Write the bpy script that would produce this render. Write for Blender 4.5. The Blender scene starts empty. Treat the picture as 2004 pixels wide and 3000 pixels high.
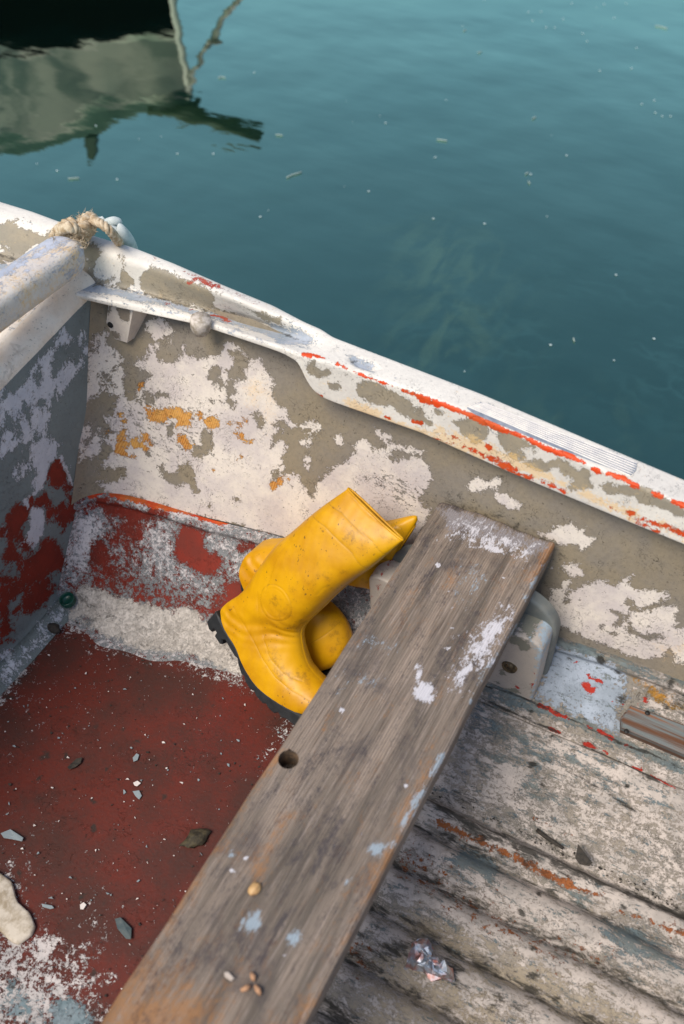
import bpy, math, random
import numpy as np
from mathutils import Vector, Matrix

random.seed(7); rng = np.random.default_rng(7)
SC = bpy.context.scene
COL = SC.collection

# ------------------------------------------------------------------ camera
# the boat lies along X (bow to -X), its far side towards +Y, sole at z = 0
H = 1.45; PITCH = math.radians(47); AZ = math.radians(28.3); F = 2917.0
FW = np.array([-math.sin(AZ)*math.cos(PITCH), math.cos(AZ)*math.cos(PITCH), -math.sin(PITCH)])
RT = np.array([math.cos(AZ), math.sin(AZ), 0.0])
UP = np.cross(RT, FW)
CAM = np.array([0.0, 0.0, H])
cd = bpy.data.cameras.new('camera'); cam = bpy.data.objects.new('camera', cd); COL.objects.link(cam)
cam.matrix_world = Matrix(((RT[0], UP[0], -FW[0], 0), (RT[1], UP[1], -FW[1], 0), (RT[2], UP[2], -FW[2], H), (0, 0, 0, 1)))
cd.sensor_fit = 'VERTICAL'; cd.sensor_height = 36; cd.sensor_width = 24; cd.lens = F/3000*36
cd.clip_start = 0.05; cd.clip_end = 2000
cd.dof.use_dof = True; cd.dof.focus_distance = 1.62; cd.dof.aperture_fstop = 3.5
SC.camera = cam

# ------------------------------------------------------------------ light
SUN = np.array([-0.20, -0.62, 0.95]); SUN /= np.linalg.norm(SUN)
w = bpy.data.worlds.new('World'); SC.world = w; w.use_nodes = True
wn = w.node_tree.nodes; wl = w.node_tree.links; bg = wn['Background']
sky = wn.new('ShaderNodeTexSky'); sky.sky_type = 'NISHITA'; sky.sun_disc = False
sky.sun_elevation = math.asin(SUN[2]); sky.sun_rotation = math.atan2(SUN[0], SUN[1])
sky.air_density = 1.0; sky.dust_density = 1.4; sky.ozone_density = 1.0
wl.new(sky.outputs[0], bg.inputs[0]); bg.inputs[1].default_value = 0.12
sd = bpy.data.lights.new('sun', 'SUN'); so = bpy.data.objects.new('sun', sd); COL.objects.link(so)
sd.energy = 2.7; sd.angle = math.radians(30); sd.color = (1.0, 0.915, 0.80)
so.rotation_euler = Vector(SUN).to_track_quat('Z', 'Y').to_euler(); so.location = (-1, -1, 3)
SC.view_settings.view_transform = 'Standard'; SC.view_settings.look = 'None'
SC.view_settings.gamma = 1; SC.view_settings.exposure = 0.40
SC.render.engine = 'CYCLES'

# ------------------------------------------------------------------ measuring helpers
def ray(px, py): return RT*(px-1002)/F + FW - UP*(py-1500)/F
def at(px, py, z):
    d = ray(px, py); return CAM + d*((z-H)/d[2])
def atb(px, py, b):
    d = ray(px, py); return CAM + d*(b/d[1])
def ata(px, py, a):
    d = ray(px, py); return CAM + d*(a/d[0])
def sheer(a): return 0.5 + 0.1*np.clip(-np.asarray(a, float), -0.6, 1.6)/1.1
def ats(px, py, dz=0.0):
    z = 0.55
    for _ in range(12): p = at(px, py, z); z = float(sheer(p[0])) + dz
    return at(px, py, z)
def proj(P):
    P = np.asarray(P, float) - CAM; wz = P @ FW
    return np.stack([1002 + F*(P @ RT)/wz, 1500 - F*(P @ UP)/wz], -1)
CR = {'A': (150, 850, .3189), 'B': (600, 950, .3189), 'C': (900, 1200, .3189), 'D': (1500, 1550, .3214), 'E': (1400, 1800, .3852),
      'F': (140, 600, .1913), 'G': (0, 950, .2982), 'H': (200, 1350, .3827), 'I': (1400, 900, .3852), 'J': (1250, 1400, .2982),
      'K': (600, 1350, .4464), 'L': (0, 1950, .6378), 'M': (900, 2200, .7041), 'N': (0, 1100, .5102), 'Q': (700, 900, .8316),
      'S': (0, 550, .5102), 'W': (0, 0, .639), 'O': (0, 0, 1.0)}
def T(k, s):
    x0, y0, c = CR[k]
    v = np.array([float(t) for t in s.replace(',', ' ').split()]).reshape(-1, 2)
    return v*c + (x0, y0)

# ------------------------------------------------------------------ object helpers
def meta(o, label=None, cat=None, group=None, kind=None):
    if label: o['label'] = label
    if cat: o['category'] = cat
    if group: o['group'] = group
    if kind: o['kind'] = kind
    return o
def empty(name, loc, label, cat, group=None):
    o = bpy.data.objects.new(name, None); COL.objects.link(o); o.location = Vector([float(t) for t in loc]); o.empty_display_size = .05
    return meta(o, label, cat, group)
def rootloc(p):
    v = Vector((0, 0, 0))
    while p is not None: v += p.location; p = p.parent
    return v
def mesh_obj(name, V, Fc, mat, parent=None, origin=None, smooth=True):
    V = np.asarray(V, float)
    if parent is not None:
        off = np.array(rootloc(parent)); loc = (0, 0, 0)
        if origin is not None: loc = np.array(origin) - off; off = np.array(origin)
    else:
        off = np.array(origin) if origin is not None else np.array([V[:, 0].mean(), V[:, 1].mean(), V[:, 2].min()]); loc = off
    me = bpy.data.meshes.new(name); me.from_pydata((V-off).tolist(), [], [tuple(int(i) for i in f) for f in Fc]); me.update()
    if smooth: me.polygons.foreach_set('use_smooth', [True]*len(me.polygons))
    o = bpy.data.objects.new(name, me); COL.objects.link(o); o.location = Vector([float(t) for t in loc])
    if mat is not None: me.materials.append(mat)
    if parent is not None: o.parent = parent
    return o
def grid_faces(nr, nc, closed=False):
    idx = np.arange(nr*nc).reshape(nr, nc)
    if closed: idx = np.concatenate([idx, idx[:, :1]], 1)
    a = idx[:-1, :-1].ravel(); b = idx[:-1, 1:].ravel(); c = idx[1:, 1:].ravel(); d = idx[1:, :-1].ravel()
    return np.stack([a, b, c, d], 1)
def frame(t):
    t = t/np.linalg.norm(t); h = np.array([0, 0, 1.]) if abs(t[2]) < .9 else np.array([1., 0, 0])
    u = np.cross(t, h); u /= np.linalg.norm(u); return u, np.cross(t, u)
def resample(P, n):
    P = np.asarray(P, float); s = np.r_[0, np.cumsum(np.linalg.norm(np.diff(P, axis=0), axis=1))]
    t = np.linspace(0, s[-1], n); return np.stack([np.interp(t, s, P[:, k]) for k in range(P.shape[1])], 1)
def smooth_path(P, n):
    P = np.asarray(P, float); Q = []
    pts = np.vstack([2*P[0]-P[1], P, 2*P[-1]-P[-2]])
    m = max(2, n//(len(P)-1))
    for i in range(len(P)-1):
        p0, p1, p2, p3 = pts[i:i+4]
        for t in np.linspace(0, 1, m, endpoint=False):
            Q.append(.5*((2*p1)+(-p0+p2)*t+(2*p0-5*p1+4*p2-p3)*t*t+(-p0+3*p1-3*p2+p3)*t**3))
    Q.append(P[-1]); return np.array(Q)
def tube(P, R, k=10, cap=True):
    P = np.asarray(P, float); R = np.broadcast_to(R, (len(P),)); V = []; u = None
    for i in range(len(P)):
        t = P[min(i+1, len(P)-1)] - P[max(i-1, 0)]; t = t/np.linalg.norm(t)
        if u is None: u, v = frame(t)
        else: u = u - t*(u @ t); u /= np.linalg.norm(u); v = np.cross(t, u)
        for j in range(k):
            a = 2*math.pi*j/k; V.append(P[i] + R[i]*(math.cos(a)*u + math.sin(a)*v))
    Fc = [tuple(f) for f in grid_faces(len(P), k, True)]
    if cap:
        Fc.append(tuple(range(k))[::-1]); Fc.append(tuple(range((len(P)-1)*k, len(P)*k)))
    return V, Fc
class MB:
    def __init__(s): s.V = []; s.F = []
    def add(s, V, Fc):
        n = len(s.V); s.V += [np.asarray(v, float) for v in V]; s.F += [tuple(int(i)+n for i in f) for f in Fc]; return s
    def tube(s, P, R, k=8): return s.add(*tube(P, R, k))
    def obj(s, name, mat, parent=None, origin=None, smooth=True): return mesh_obj(name, np.array(s.V), s.F, mat, parent, origin, smooth)
def fbm(P, scale, oct=4, seed=0):
    r = np.random.default_rng(seed); out = 0; amp = 1; P = np.asarray(P, float)
    for o in range(oct):
        for _ in range(3):
            k = r.normal(size=P.shape[1])*scale*(2**o); out = out + amp*np.sin(P @ k + r.uniform(0, 6.28))/3
        amp *= .55
    return out
def prism(poly, n, h0, h1, bevel=.003):
    """poly (N,3) lying in a plane, extruded along n from h0 to h1 with chamfered rims"""
    poly = np.asarray(poly, float); n = np.asarray(n, float); c = poly.mean(0); N = len(poly)
    nx = np.roll(poly, -1, 0)-poly; pv = poly-np.roll(poly, 1, 0)
    nr = np.cross(nx/np.linalg.norm(nx, axis=1)[:, None]+pv/np.linalg.norm(pv, axis=1)[:, None], n); nr /= np.linalg.norm(nr, axis=1)[:, None]+1e-9
    area = np.sum(np.cross(poly-c, nx) @ n)
    if area < 0: nr = -nr
    rings = [(poly-nr*bevel)+n*h0, poly+n*(h0+bevel), poly+n*(h1-bevel), (poly-nr*bevel)+n*h1]
    V = np.vstack(rings); Fc = [tuple(f) for f in grid_faces(4, N, True)] + [tuple(range(N))[::-1], tuple(range(3*N, 4*N))]
    return V, Fc

# ------------------------------------------------------------------ paint masks laid down on a surface's own metre coordinates
def sdf_poly(Q, P):
    x, y = Q[:, 0], Q[:, 1]; d = np.full(len(Q), 1e9); ins = np.zeros(len(Q), bool)
    for i in range(len(P)):
        a = P[i-1]; b = P[i]; e = b-a; L = e @ e + 1e-12
        t = np.clip(((x-a[0])*e[0]+(y-a[1])*e[1])/L, 0, 1)
        d = np.minimum(d, (x-a[0]-t*e[0])**2+(y-a[1]-t*e[1])**2)
        c = ((a[1] > y) != (b[1] > y)); 
        if abs(e[1]) > 1e-12: ins ^= c & (x < e[0]*(y-a[1])/e[1]+a[0])
    d = np.sqrt(d); return np.where(ins, d, -d)
def dist_line(Q, P):
    x, y = Q[:, 0], Q[:, 1]; d = np.full(len(Q), 1e9)
    for i in range(1, len(P)):
        a = P[i-1]; b = P[i]; e = b-a; L = e @ e + 1e-12
        t = np.clip(((x-a[0])*e[0]+(y-a[1])*e[1])/L, 0, 1)
        d = np.minimum(d, (x-a[0]-t*e[0])**2+(y-a[1]-t*e[1])**2)
    return np.sqrt(d)
def chaikin(P):
    P = np.asarray(P); Q = np.roll(P, -1, 0); return np.stack([.87*P+.13*Q, .13*P+.87*Q], 1).reshape(-1, 2)
class Surf:
    """vertices with metric surface coordinates; masks are stored per vertex as attributes"""
    def __init__(s, P, ST, facing=None, k=1.0):
        s.k = k
        s.P = np.asarray(P).reshape(-1, 3); s.ST = np.asarray(ST).reshape(-1, 2); s.px = proj(s.P)
        s.ok = np.ones(len(s.P), bool) if facing is None else facing; s.f = {}
    def st(s, pts):
        px = s.px[s.ok]; ST = s.ST[s.ok]; out = []
        for p in pts:
            d = ((px-p)**2).sum(1); i = np.argpartition(d, 4)[:4]; w_ = 1/(d[i]+.01); out.append((ST[i]*w_[:, None]).sum(0)/w_.sum())
        return np.array(out)
    def fill(s, name, v): s.f[name] = np.full(len(s.P), float(v)); return s
    def _put(s, name, d, v, soft, base=-1.5):
        if name not in s.f: s.fill(name, base)
        wgt = 1/(1+np.exp(-np.clip(d/soft, -30, 30))); s.f[name] = s.f[name]*(1-wgt)+v*wgt
    def poly(s, name, pts, v=1.5, soft=.0035, smooth=True):
        if s.k > 1 and .002 < soft < .007: soft *= s.k; v = v*1.25 if abs(v) > .9 else v
        q = s.st(chaikin(pts) if smooth else pts); lo = q.min(0)-soft*8; hi = q.max(0)+soft*8
        m = ((s.ST > lo) & (s.ST < hi)).all(1); d = np.full(len(s.ST), -1.0)
        if m.any(): d[m] = sdf_poly(s.ST[m], q)
        s._put(name, d, v, soft); return s
    def polys(s, name, k, text, v=1.5, soft=.0035):
        for t in text.split('|'):
            if t.strip(): s.poly(name, T(k, t), v, soft)
        return s
    def line(s, name, pts, width, v=1.5, soft=.003, wob=0.0):
        q = s.st(pts); q = resample(q, max(8, len(q)*6)); d = dist_line(s.ST, q)
        wd = width/2
        if wob: wd = width/2*(1+wob*fbm(s.ST, 60, 3, 11))
        s._put(name, wd-d, v, soft); return s
    def blobs(s, name, n, rmin, rmax, v=1.5, soft=.002, seed=1, box=None, el=1.0):
        r = np.random.default_rng(seed); lo = s.ST.min(0); hi = s.ST.max(0)
        if box is not None: lo, hi = np.array(box[0]), np.array(box[1])
        for _ in range(n):
            c = r.uniform(lo, hi); R = r.uniform(rmin, rmax); an = r.uniform(0, 6.28)
            m = (np.abs(s.ST-c) < R*el*1.5+soft*6).all(1)
            if not m.any(): continue
            q = s.ST[m]-c; u = q[:, 0]*math.cos(an)+q[:, 1]*math.sin(an); vv = -q[:, 0]*math.sin(an)+q[:, 1]*math.cos(an)
            d = np.full(len(s.ST), -1.0); d[m] = R-np.sqrt((u/el)**2+vv**2)
            s._put(name, d, v, soft)
        return s
    def write(s, o, sl=None):
        for k, v in s.f.items():
            a = o.data.attributes.new(k, 'FLOAT', 'POINT'); a.data.foreach_set('value', np.asarray(v if sl is None else v[sl], dtype=np.float32))
        return o
def facing(P, nr, nc, closed=False):
    return None

# ------------------------------------------------------------------ material helpers
def lin(r, g, b): return tuple(((c/255)/12.92 if c/255 <= .04045 else ((c/255+.055)/1.055)**2.4) for c in (r, g, b))
class NT:
    def __init__(s, name):
        s.m = bpy.data.materials.new(name); s.m.use_nodes = True; s.n = s.m.node_tree.nodes; s.l = s.m.node_tree.links
        s.b = s.n['Principled BSDF']; s.tc = s.n.new('ShaderNodeTexCoord').outputs['Object']
    def put(s, sock, v):
        if isinstance(v, bpy.types.NodeSocket): s.l.new(v, sock)
        elif isinstance(v, tuple) and len(v) == 3 and sock.type == 'RGBA': sock.default_value = (*v, 1)
        else: sock.default_value = v
    def math(s, op, a, b=0.0, c=0.0, clamp=False):
        n = s.n.new('ShaderNodeMath'); n.operation = op; n.use_clamp = clamp
        for i, v in enumerate((a, b, c)): s.put(n.inputs[i], v)
        return n.outputs[0]
    def mix(s, f, a, b, mode='MIX'):
        n = s.n.new('ShaderNodeMix'); n.data_type = 'RGBA'; n.blend_type = mode
        s.put(n.inputs[0], f); s.put(n.inputs[6], a); s.put(n.inputs[7], b); return n.outputs[2]
    def attr(s, name):
        n = s.n.new('ShaderNodeAttribute'); n.attribute_name = name; return n.outputs['Fac']
    def map(s, scale=(1, 1, 1), loc=(0, 0, 0), rot=(0, 0, 0), vec=None):
        n = s.n.new('ShaderNodeMapping'); s.l.new(vec or s.tc, n.inputs[0]); n.inputs[1].default_value = loc; n.inputs[2].default_value = rot; n.inputs[3].default_value = scale; return n.outputs[0]
    def noise(s, scale, detail=6, rough=.6, dist=0.0, vec=None, seed=0.0):
        n = s.n.new('ShaderNodeTexNoise'); n.inputs['Scale'].default_value = scale; n.inputs['Detail'].default_value = detail
        n.inputs['Roughness'].default_value = rough; n.inputs['Distortion'].default_value = dist
        s.l.new(vec if vec is not None else (s.map(loc=(seed, seed*1.7, -seed)) if seed else s.tc), n.inputs['Vector']); return n.outputs['Fac']
    def ramp(s, v, lo, hi): # smoothstep
        n = s.n.new('ShaderNodeMapRange'); n.interpolation_type = 'SMOOTHSTEP'; s.put(n.inputs[0], v); n.inputs[1].default_value = lo; n.inputs[2].default_value = hi; return n.outputs[0]
    def bump(s, h, strength=.5, dist=.001, nrm=None):
        n = s.n.new('ShaderNodeBump'); n.inputs['Strength'].default_value = strength; n.inputs['Distance'].default_value = dist; s.put(n.inputs['Height'], h)
        if nrm is not None: s.l.new(nrm, n.inputs['Normal'])
        return n.outputs[0]
def simple(name, c, rough=.6, c2=None, scale=40, bump=0.0, metal=0.0, spec=.5):
    t = NT(name); col = c
    nz = t.noise(scale, 6, .65)
    if c2: col = t.mix(t.ramp(nz, .35, .65), c, c2)
    t.put(t.b.inputs['Base Color'], col if c2 else (*c, 1)); t.b.inputs['Roughness'].default_value = rough; t.b.inputs['Metallic'].default_value = metal
    t.b.inputs['Specular IOR Level'].default_value = spec
    if bump: t.put(t.b.inputs['Normal'], t.bump(nz, bump, .002))
    return t.m
def paint_mat(name, base, base2, layers, rough=.7, spec=.35, speck=.5, crack=.6, grain=.35, stretch=(1, 1, 1), seed=0.0, grime=0.0, gst=(1, 1, 1)):
    """weathered paint: worn base coat, each layer a coat whose edge is frayed by noise, with its own thickness"""
    t = NT(name); big = t.noise(9, 5, .6, seed=seed+3.1); fine = t.noise(160, 5, .7, seed=seed)
    col = t.mix(t.ramp(big, .35, .65), base, base2); col = t.mix(t.math('MULTIPLY', t.ramp(fine, .35, .75), grain), col, t.mix(.5, col, (.03, .028, .025)))
    h = t.math('MULTIPLY', fine, .35); fr = t.noise(270, 5, .8, 0, seed=seed+41)
    for i, L in enumerate(layers):
        st = L.get('stretch', stretch); vec = t.map(scale=st, loc=(seed+i*2.3, i*1.1, -i*.7))
        nz = t.noise(L.get('scale', 45), 10, L.get('rough', .78), L.get('dist', .25), vec=vec)
        v = t.math('ADD', t.attr(L['attr']), t.math('MULTIPLY', t.math('SUBTRACT', nz, .5), L.get('amp', 4.0)*1.55))
        v = t.math('ADD', v, t.math('MULTIPLY', t.math('SUBTRACT', fr, .5), L.get('fr', 3.4)))
        s = L.get('sharp', .06); m = t.ramp(v, -s, s)
        if 'op' in L: m = t.math('MULTIPLY', m, L['op'])
        tone = t.noise(L.get('tscale', 22), 6, .65, seed=seed+i*5+1); c = t.mix(t.ramp(tone, .36, .64), L['col'], L.get('col2', L['col']))
        if L.get('weave'):
            wv = t.n.new('ShaderNodeTexWave'); wv.inputs['Scale'].default_value = 95; wv.inputs['Distortion'].default_value = 4
            t.l.new(t.map(rot=(0, 0, .5)), wv.inputs['Vector']); c = t.mix(t.math('MULTIPLY', wv.outputs['Fac'], .6), c, L['weave'])
        g2 = t.math('MULTIPLY', t.ramp(fine, .45, .8), L.get('grain', .25)); c = t.mix(g2, c, t.mix(.6, c, (.05, .045, .04)))
        col = t.mix(m, col, c)
        if s < .2 and L.get('edge', .3):
            e = t.math('MULTIPLY', t.math('MULTIPLY', t.ramp(v, -.22, -.02), t.ramp(v, .08, 0)), L.get('edge', .3)); col = t.mix(e, col, (.03, .025, .02))
        h = t.math('ADD', h, t.math('MULTIPLY', m, L.get('thick', .6)))
    if speck:
        sp = t.noise(330, 2, .5, seed=seed+8); d = t.math('MULTIPLY', t.ramp(sp, .66, .72), t.ramp(t.noise(14, 3, seed=seed+6), .38, .6)); col = t.mix(t.math('MULTIPLY', d, speck), col, (.02, .017, .012))
        sp2 = t.noise(110, 3, .6, seed=seed+12); d2 = t.ramp(sp2, .685, .72); col = t.mix(t.math('MULTIPLY', d2, speck*.8), col, (.035, .028, .02))
    if crack:
        cn = t.noise(55, 3, .6, 1.2, seed=seed+20); ln = t.math('ABSOLUTE', t.math('SUBTRACT', cn, .5)); k = t.math('MULTIPLY', t.ramp(ln, .007, .001), t.ramp(t.noise(18, 2, seed=seed+15), .52, .6))
        col = t.mix(t.math('MULTIPLY', k, crack), col, (.03, .022, .015)); h = t.math('SUBTRACT', h, t.math('MULTIPLY', k, .5))
    if grime:
        g = t.ramp(t.math('ADD', t.attr('dirt'), t.math('MULTIPLY', t.math('SUBTRACT', t.noise(60, 9, .8, .5, vec=t.map(scale=gst, loc=(seed+31, 0, 0))), .5), 6.5)), -.5, .6)
        col = t.mix(t.math('MULTIPLY', g, grime), col, (.022, .02, .015))
    t.put(t.b.inputs['Base Color'], col); t.b.inputs['Roughness'].default_value = rough; t.b.inputs['Specular IOR Level'].default_value = spec
    t.put(t.b.inputs['Normal'], t.bump(h, .7, .0028)); return t.m

OLIVE = lin(140, 130, 110); OLIVE2 = lin(126, 121, 110); CHALK = lin(218, 208, 194); CHALK2 = lin(205, 196, 190)
GREY = lin(128, 134, 134); GREY2 = lin(108, 118, 122); BLUEW = lin(178, 186, 196); RED = lin(128, 40, 24); RED2 = lin(112, 42, 30)
ORANGE = lin(214, 70, 20); OCHRE = lin(228, 186, 120); RUST = lin(186, 118, 40); WHITE = lin(238, 234, 228)

# ------------------------------------------------------------------ water
def water():
    t = NT('water_surface')
    sl = t.map(scale=(1, 1, 1), rot=(0, 0, .35))
    murk = t.ramp(t.noise(.9, 4, .55, .6, vec=sl), .50, .72)
    deep = (.0008, .0125, .011); green = (.004, .022, .015)
    col = t.mix(t.math('MULTIPLY', murk, .75), deep, green)
    # thin swirling scum film near the boat: a web of slightly paler lines on the surface
    vor = t.n.new('ShaderNodeTexVoronoi'); vor.feature = 'DISTANCE_TO_EDGE'; vor.inputs['Scale'].default_value = 7.0
    wn_ = t.n.new('ShaderNodeTexNoise'); wn_.inputs['Scale'].default_value = 4.5; wn_.inputs['Detail'].default_value = 5; t.l.new(t.tc, wn_.inputs['Vector'])
    add = t.n.new('ShaderNodeVectorMath'); add.operation = 'MULTIPLY_ADD'; t.l.new(wn_.outputs['Color'], add.inputs[0]); add.inputs[1].default_value = (.55, .55, 0); t.l.new(t.map(scale=(.62, 1.5, 1), rot=(0, 0, -.25)), add.inputs[2])
    t.l.new(add.outputs[0], vor.inputs['Vector'])
    web = t.ramp(vor.outputs['Distance'], .16, .0)
    zone = t.attr('scum')
    film = t.math('MULTIPLY', t.math('MULTIPLY', web, t.ramp(t.noise(3.2, 5, .6), .40, .62)), zone)
    col = t.mix(t.math('MULTIPLY', film, .28), col, (.020, .075, .075))
    weed = t.math('MULTIPLY', t.attr('weed'), t.ramp(t.noise(7, 5, .6, .8, vec=t.map(scale=(1.6, .7, 1))), .42, .66))
    col = t.mix(t.math('MULTIPLY', weed, .8), col, (.06, .10, .05))
    t.n.remove(t.b); dif = t.n.new('ShaderNodeBsdfDiffuse'); t.put(dif.inputs['Color'], col)
    gl = t.n.new('ShaderNodeBsdfGlossy'); gl.inputs['Roughness'].default_value = .03
    cell = t.math('MULTIPLY', zone, t.math('SUBTRACT', 1.0, t.math('MULTIPLY', film, 1.0))); broad = t.ramp(t.noise(.8, 4, .6, 1.0, vec=t.map(scale=(1, 1.8, 1), rot=(0, 0, -.3))), .38, .62)
    gc = t.mix(t.math('MULTIPLY', cell, .30), (.68, 1.0, .70), (.36, .62, .46)); gc = t.mix(t.math('MULTIPLY', broad, .22), gc, (.54, .88, .64)); t.put(gl.inputs['Color'], gc)
    fz = t.n.new('ShaderNodeFresnel'); fz.inputs['IOR'].default_value = 1.36; fac = t.math('MINIMUM', t.math('ADD', t.math('MULTIPLY', fz.outputs[0], 5.2), .16), .88)
    mx = t.n.new('ShaderNodeMixShader'); t.l.new(fac, mx.inputs[0]); t.l.new(dif.outputs[0], mx.inputs[1]); t.l.new(gl.outputs[0], mx.inputs[2]); t.l.new(mx.outputs[0], t.n['Material Output'].inputs[0])
    h = t.math('ADD', t.math('MULTIPLY', t.noise(1.1, 3, .5, vec=sl), .050), t.math('MULTIPLY', t.noise(7, 3, .5, vec=t.map(scale=(.7, 1.5, 1))), .0026))
    n = t.n.new('ShaderNodeBump'); n.inputs['Strength'].default_value = 1; n.inputs['Distance'].default_value = .35; t.l.new(h, n.inputs['Height']); [t.l.new(n.outputs[0], q_.inputs['Normal']) for q_ in (dif, gl, fz)]
    return t.m
ZW = -0.15
xs = np.r_[-400, -60, -15, np.linspace(-6, 6, 150), 15, 60, 400]; ys = np.r_[-400, -60, -15, np.linspace(-3, 9, 150), 18, 60, 400]
X, Y = np.meshgrid(xs, ys); P = np.stack([X, Y, np.full_like(X, ZW)], -1).reshape(-1, 3)
o = mesh_obj('water', P, grid_faces(len(ys), len(xs)), water(), origin=(0, 0, ZW)); meta(o, 'calm teal harbour water beside the old boat', 'water', kind='structure')
ws = Surf(P, P[:, :2]); ws.fill('scum', 0); ws.fill('weed', 0)
def wpoly(name, pts, v, soft):
    q = np.array([at(x, y, ZW)[:2] for x, y in pts]); ws._put(name, sdf_poly(ws.ST, q), v, soft)
wpoly('scum', T('O', '1150 860 1500 780 2004 760 2300 900 2300 1500 1500 1250 1100 1000'), .85, .12)
wpoly('weed', T('O', '1220 680 1420 720 1420 980 1330 1090 1190 1060 1240 900'), 1, .06)
wpoly('weed', T('O', '1640 1210 1800 1210 1760 1290 1690 1290'), .9, .05)
ws.write(o)

# ------------------------------------------------------------------ boat : key lines measured on the hull, (x, y, z) against x
BOAT = empty('rowing_boat', (0, 0, 0), 'worn open boat with flaking white, grey and red paint inside, nearest the camera', 'boat')
def line3(P, ext=(-1.6, .55)):
    P = np.array(P, float); P = P[np.argsort(P[:, 0])]
    def f(a):
        a = np.asarray(a, float); out = []
        for k in (1, 2):
            v = np.interp(a, P[:, 0], P[:, k])
            s0 = (P[min(3, len(P)-1), k]-P[0, k])/(P[min(3, len(P)-1), 0]-P[0, 0]); s1 = (P[-1, k]-P[-3, k])/(P[-1, 0]-P[-3, 0])
            v = np.where(a < P[0, 0], P[0, k]+(a-P[0, 0])*s0*.6, v); v = np.where(a > P[-1, 0], P[-1, k]+(a-P[-1, 0])*s1*.6, v)
            out.append(v)
        return np.stack([a, *out], -1)
    return f
def smooth_cols(G, n=2):
    for _ in range(n): G[:, 1:-1] = .25*G[:, :-2]+.5*G[:, 1:-1]+.25*G[:, 2:]
    return G
def section_loft(rows, a, step=.004, r=0.0, rounds=None, sm=3):
    """rows: list of functions a->(x,y,z); returns vertex grid [row][col] with corners rounded"""
    K = np.stack([f(a) for f in rows], 0); K = smooth_cols(K, sm)
    out = []
    for i in range(len(rows)):
        rr = (rounds[i] if rounds else r)
        if i in (0, len(rows)-1) or rr <= 0: out.append(K[i]); continue
        d0 = K[i-1]-K[i]; d1 = K[i+1]-K[i]; l0 = np.linalg.norm(d0, axis=-1, keepdims=True)+1e-9; l1 = np.linalg.norm(d1, axis=-1, keepdims=True)+1e-9
        p0 = K[i]+d0/l0*np.minimum(rr, l0*.45); p2 = K[i]+d1/l1*np.minimum(rr, l1*.45)
        for t in (0, .25, .5, .75, 1): out.append((1-t)**2*p0+2*t*(1-t)*K[i]+t*t*p2)
    full = [out[0]]
    for i in range(1, len(out)):
        L = np.linalg.norm(out[i]-out[i-1], axis=-1).max(); n = max(1, int(math.ceil(L/step)))
        for j in range(1, n+1): full.append(out[i-1]+(out[i]-out[i-1])*j/n)
    G = np.stack(full, 0)
    s = np.r_[np.zeros((1, G.shape[1])), np.cumsum(np.linalg.norm(np.diff(G, axis=0), axis=-1), 0)]
    ST = np.stack([G[:, :, 0], -s], -1)
    return G, ST
def surf_obj(name, G, ST, mat, paint, parent=BOAT, disp=None, ok=None, k=1.0):
    nr, nc = G.shape[:2]; S = Surf(G, ST, None if ok is None else ok.ravel(), k); 
    if paint: paint(S)
    if disp: G = disp(G, ST, S)
    o = mesh_obj(name, G.reshape(-1, 3), grid_faces(nr, nc)[:, ::-1], mat, parent); S.write(o); return o
AA = np.arange(-1.42, .50, .004)

# gunwale ---------------------------------------------------------
outer = line3([ats(x, y) for x, y in T('O', '0 588 92 616 189 652 265 685 388 721 510 769 663 836 800 892 890 940 941 962 974 985 1407 1150 1698 1274 2004 1403')])
in1 = line3([ats(x, y) for x, y in T('O', '0 630 143 671 255 712 357 756 434 778 510 807 612 848 800 925 880 955 930 975 975 1000 1407 1170 1698 1294 2004 1423')])
in2 = line3([ats(x, y, dz) for (x, y), dz in zip(T('O', '0 745 66 762 204 798 306 830 434 858 510 878 612 906 714 934 800 962 860 985 905 1005 935 1018 990 1040 1407 1195 1698 1319 2004 1448'), [-.05]*8+[-.04, -.028, -.014, -.004, 0, 0, 0, 0])])
in3 = line3([ats(x, y, dz) for (x, y), dz in zip(T('O', '0 800 122 841 204 859 316 882 449 899 561 930 663 963 800 1009 866 1033 1199 1141 1448 1241 1715 1357 2004 1482'), [-.045]*6+[-.035, -.015, -.003, 0, 0, 0, 0])])
_b = [in3(p[0])+np.array([0, .0, -.012]) for p in [ats(x, y, -.03) for x, y in T('O', '0 800 316 882 561 930 800 1009 850 1030')]]
_l = []
for x, y in T('O', '875 1065 895 1115 915 1145 941 1166 985 1184 1232 1270 1482 1382 1781 1507 2004 1598'):
    g = ats(x, y, -.06)
    for _ in range(20): yy = in3(g[0])[1]; g = atb(x, y, yy-.002)
    _l.append(g)
in4 = line3(_b+_l)
in5 = lambda a: in4(a)+np.array([0, .02, .004])
out0 = lambda a: outer(a)+np.array([0, .006, -.012])
out1 = lambda a: outer(a)+np.array([0, .002, -.055])
out2 = lambda a: np.stack([a, outer(a)[..., 1]+.006, np.full_like(a, .2)], -1)
out3 = lambda a: np.stack([a, outer(a)[..., 1]-.12-.04*np.clip(-a, 0, 2), np.full_like(a, -.35)], -1)
rows = [out3, out2, out1, out0, outer, in1, in2, in3, in4, in5]
G, ST = section_loft(rows, AA, .0045, rounds=[0, 0, .004, .006, .010, .012, .010, .006, .004, 0], sm=3)
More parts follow.
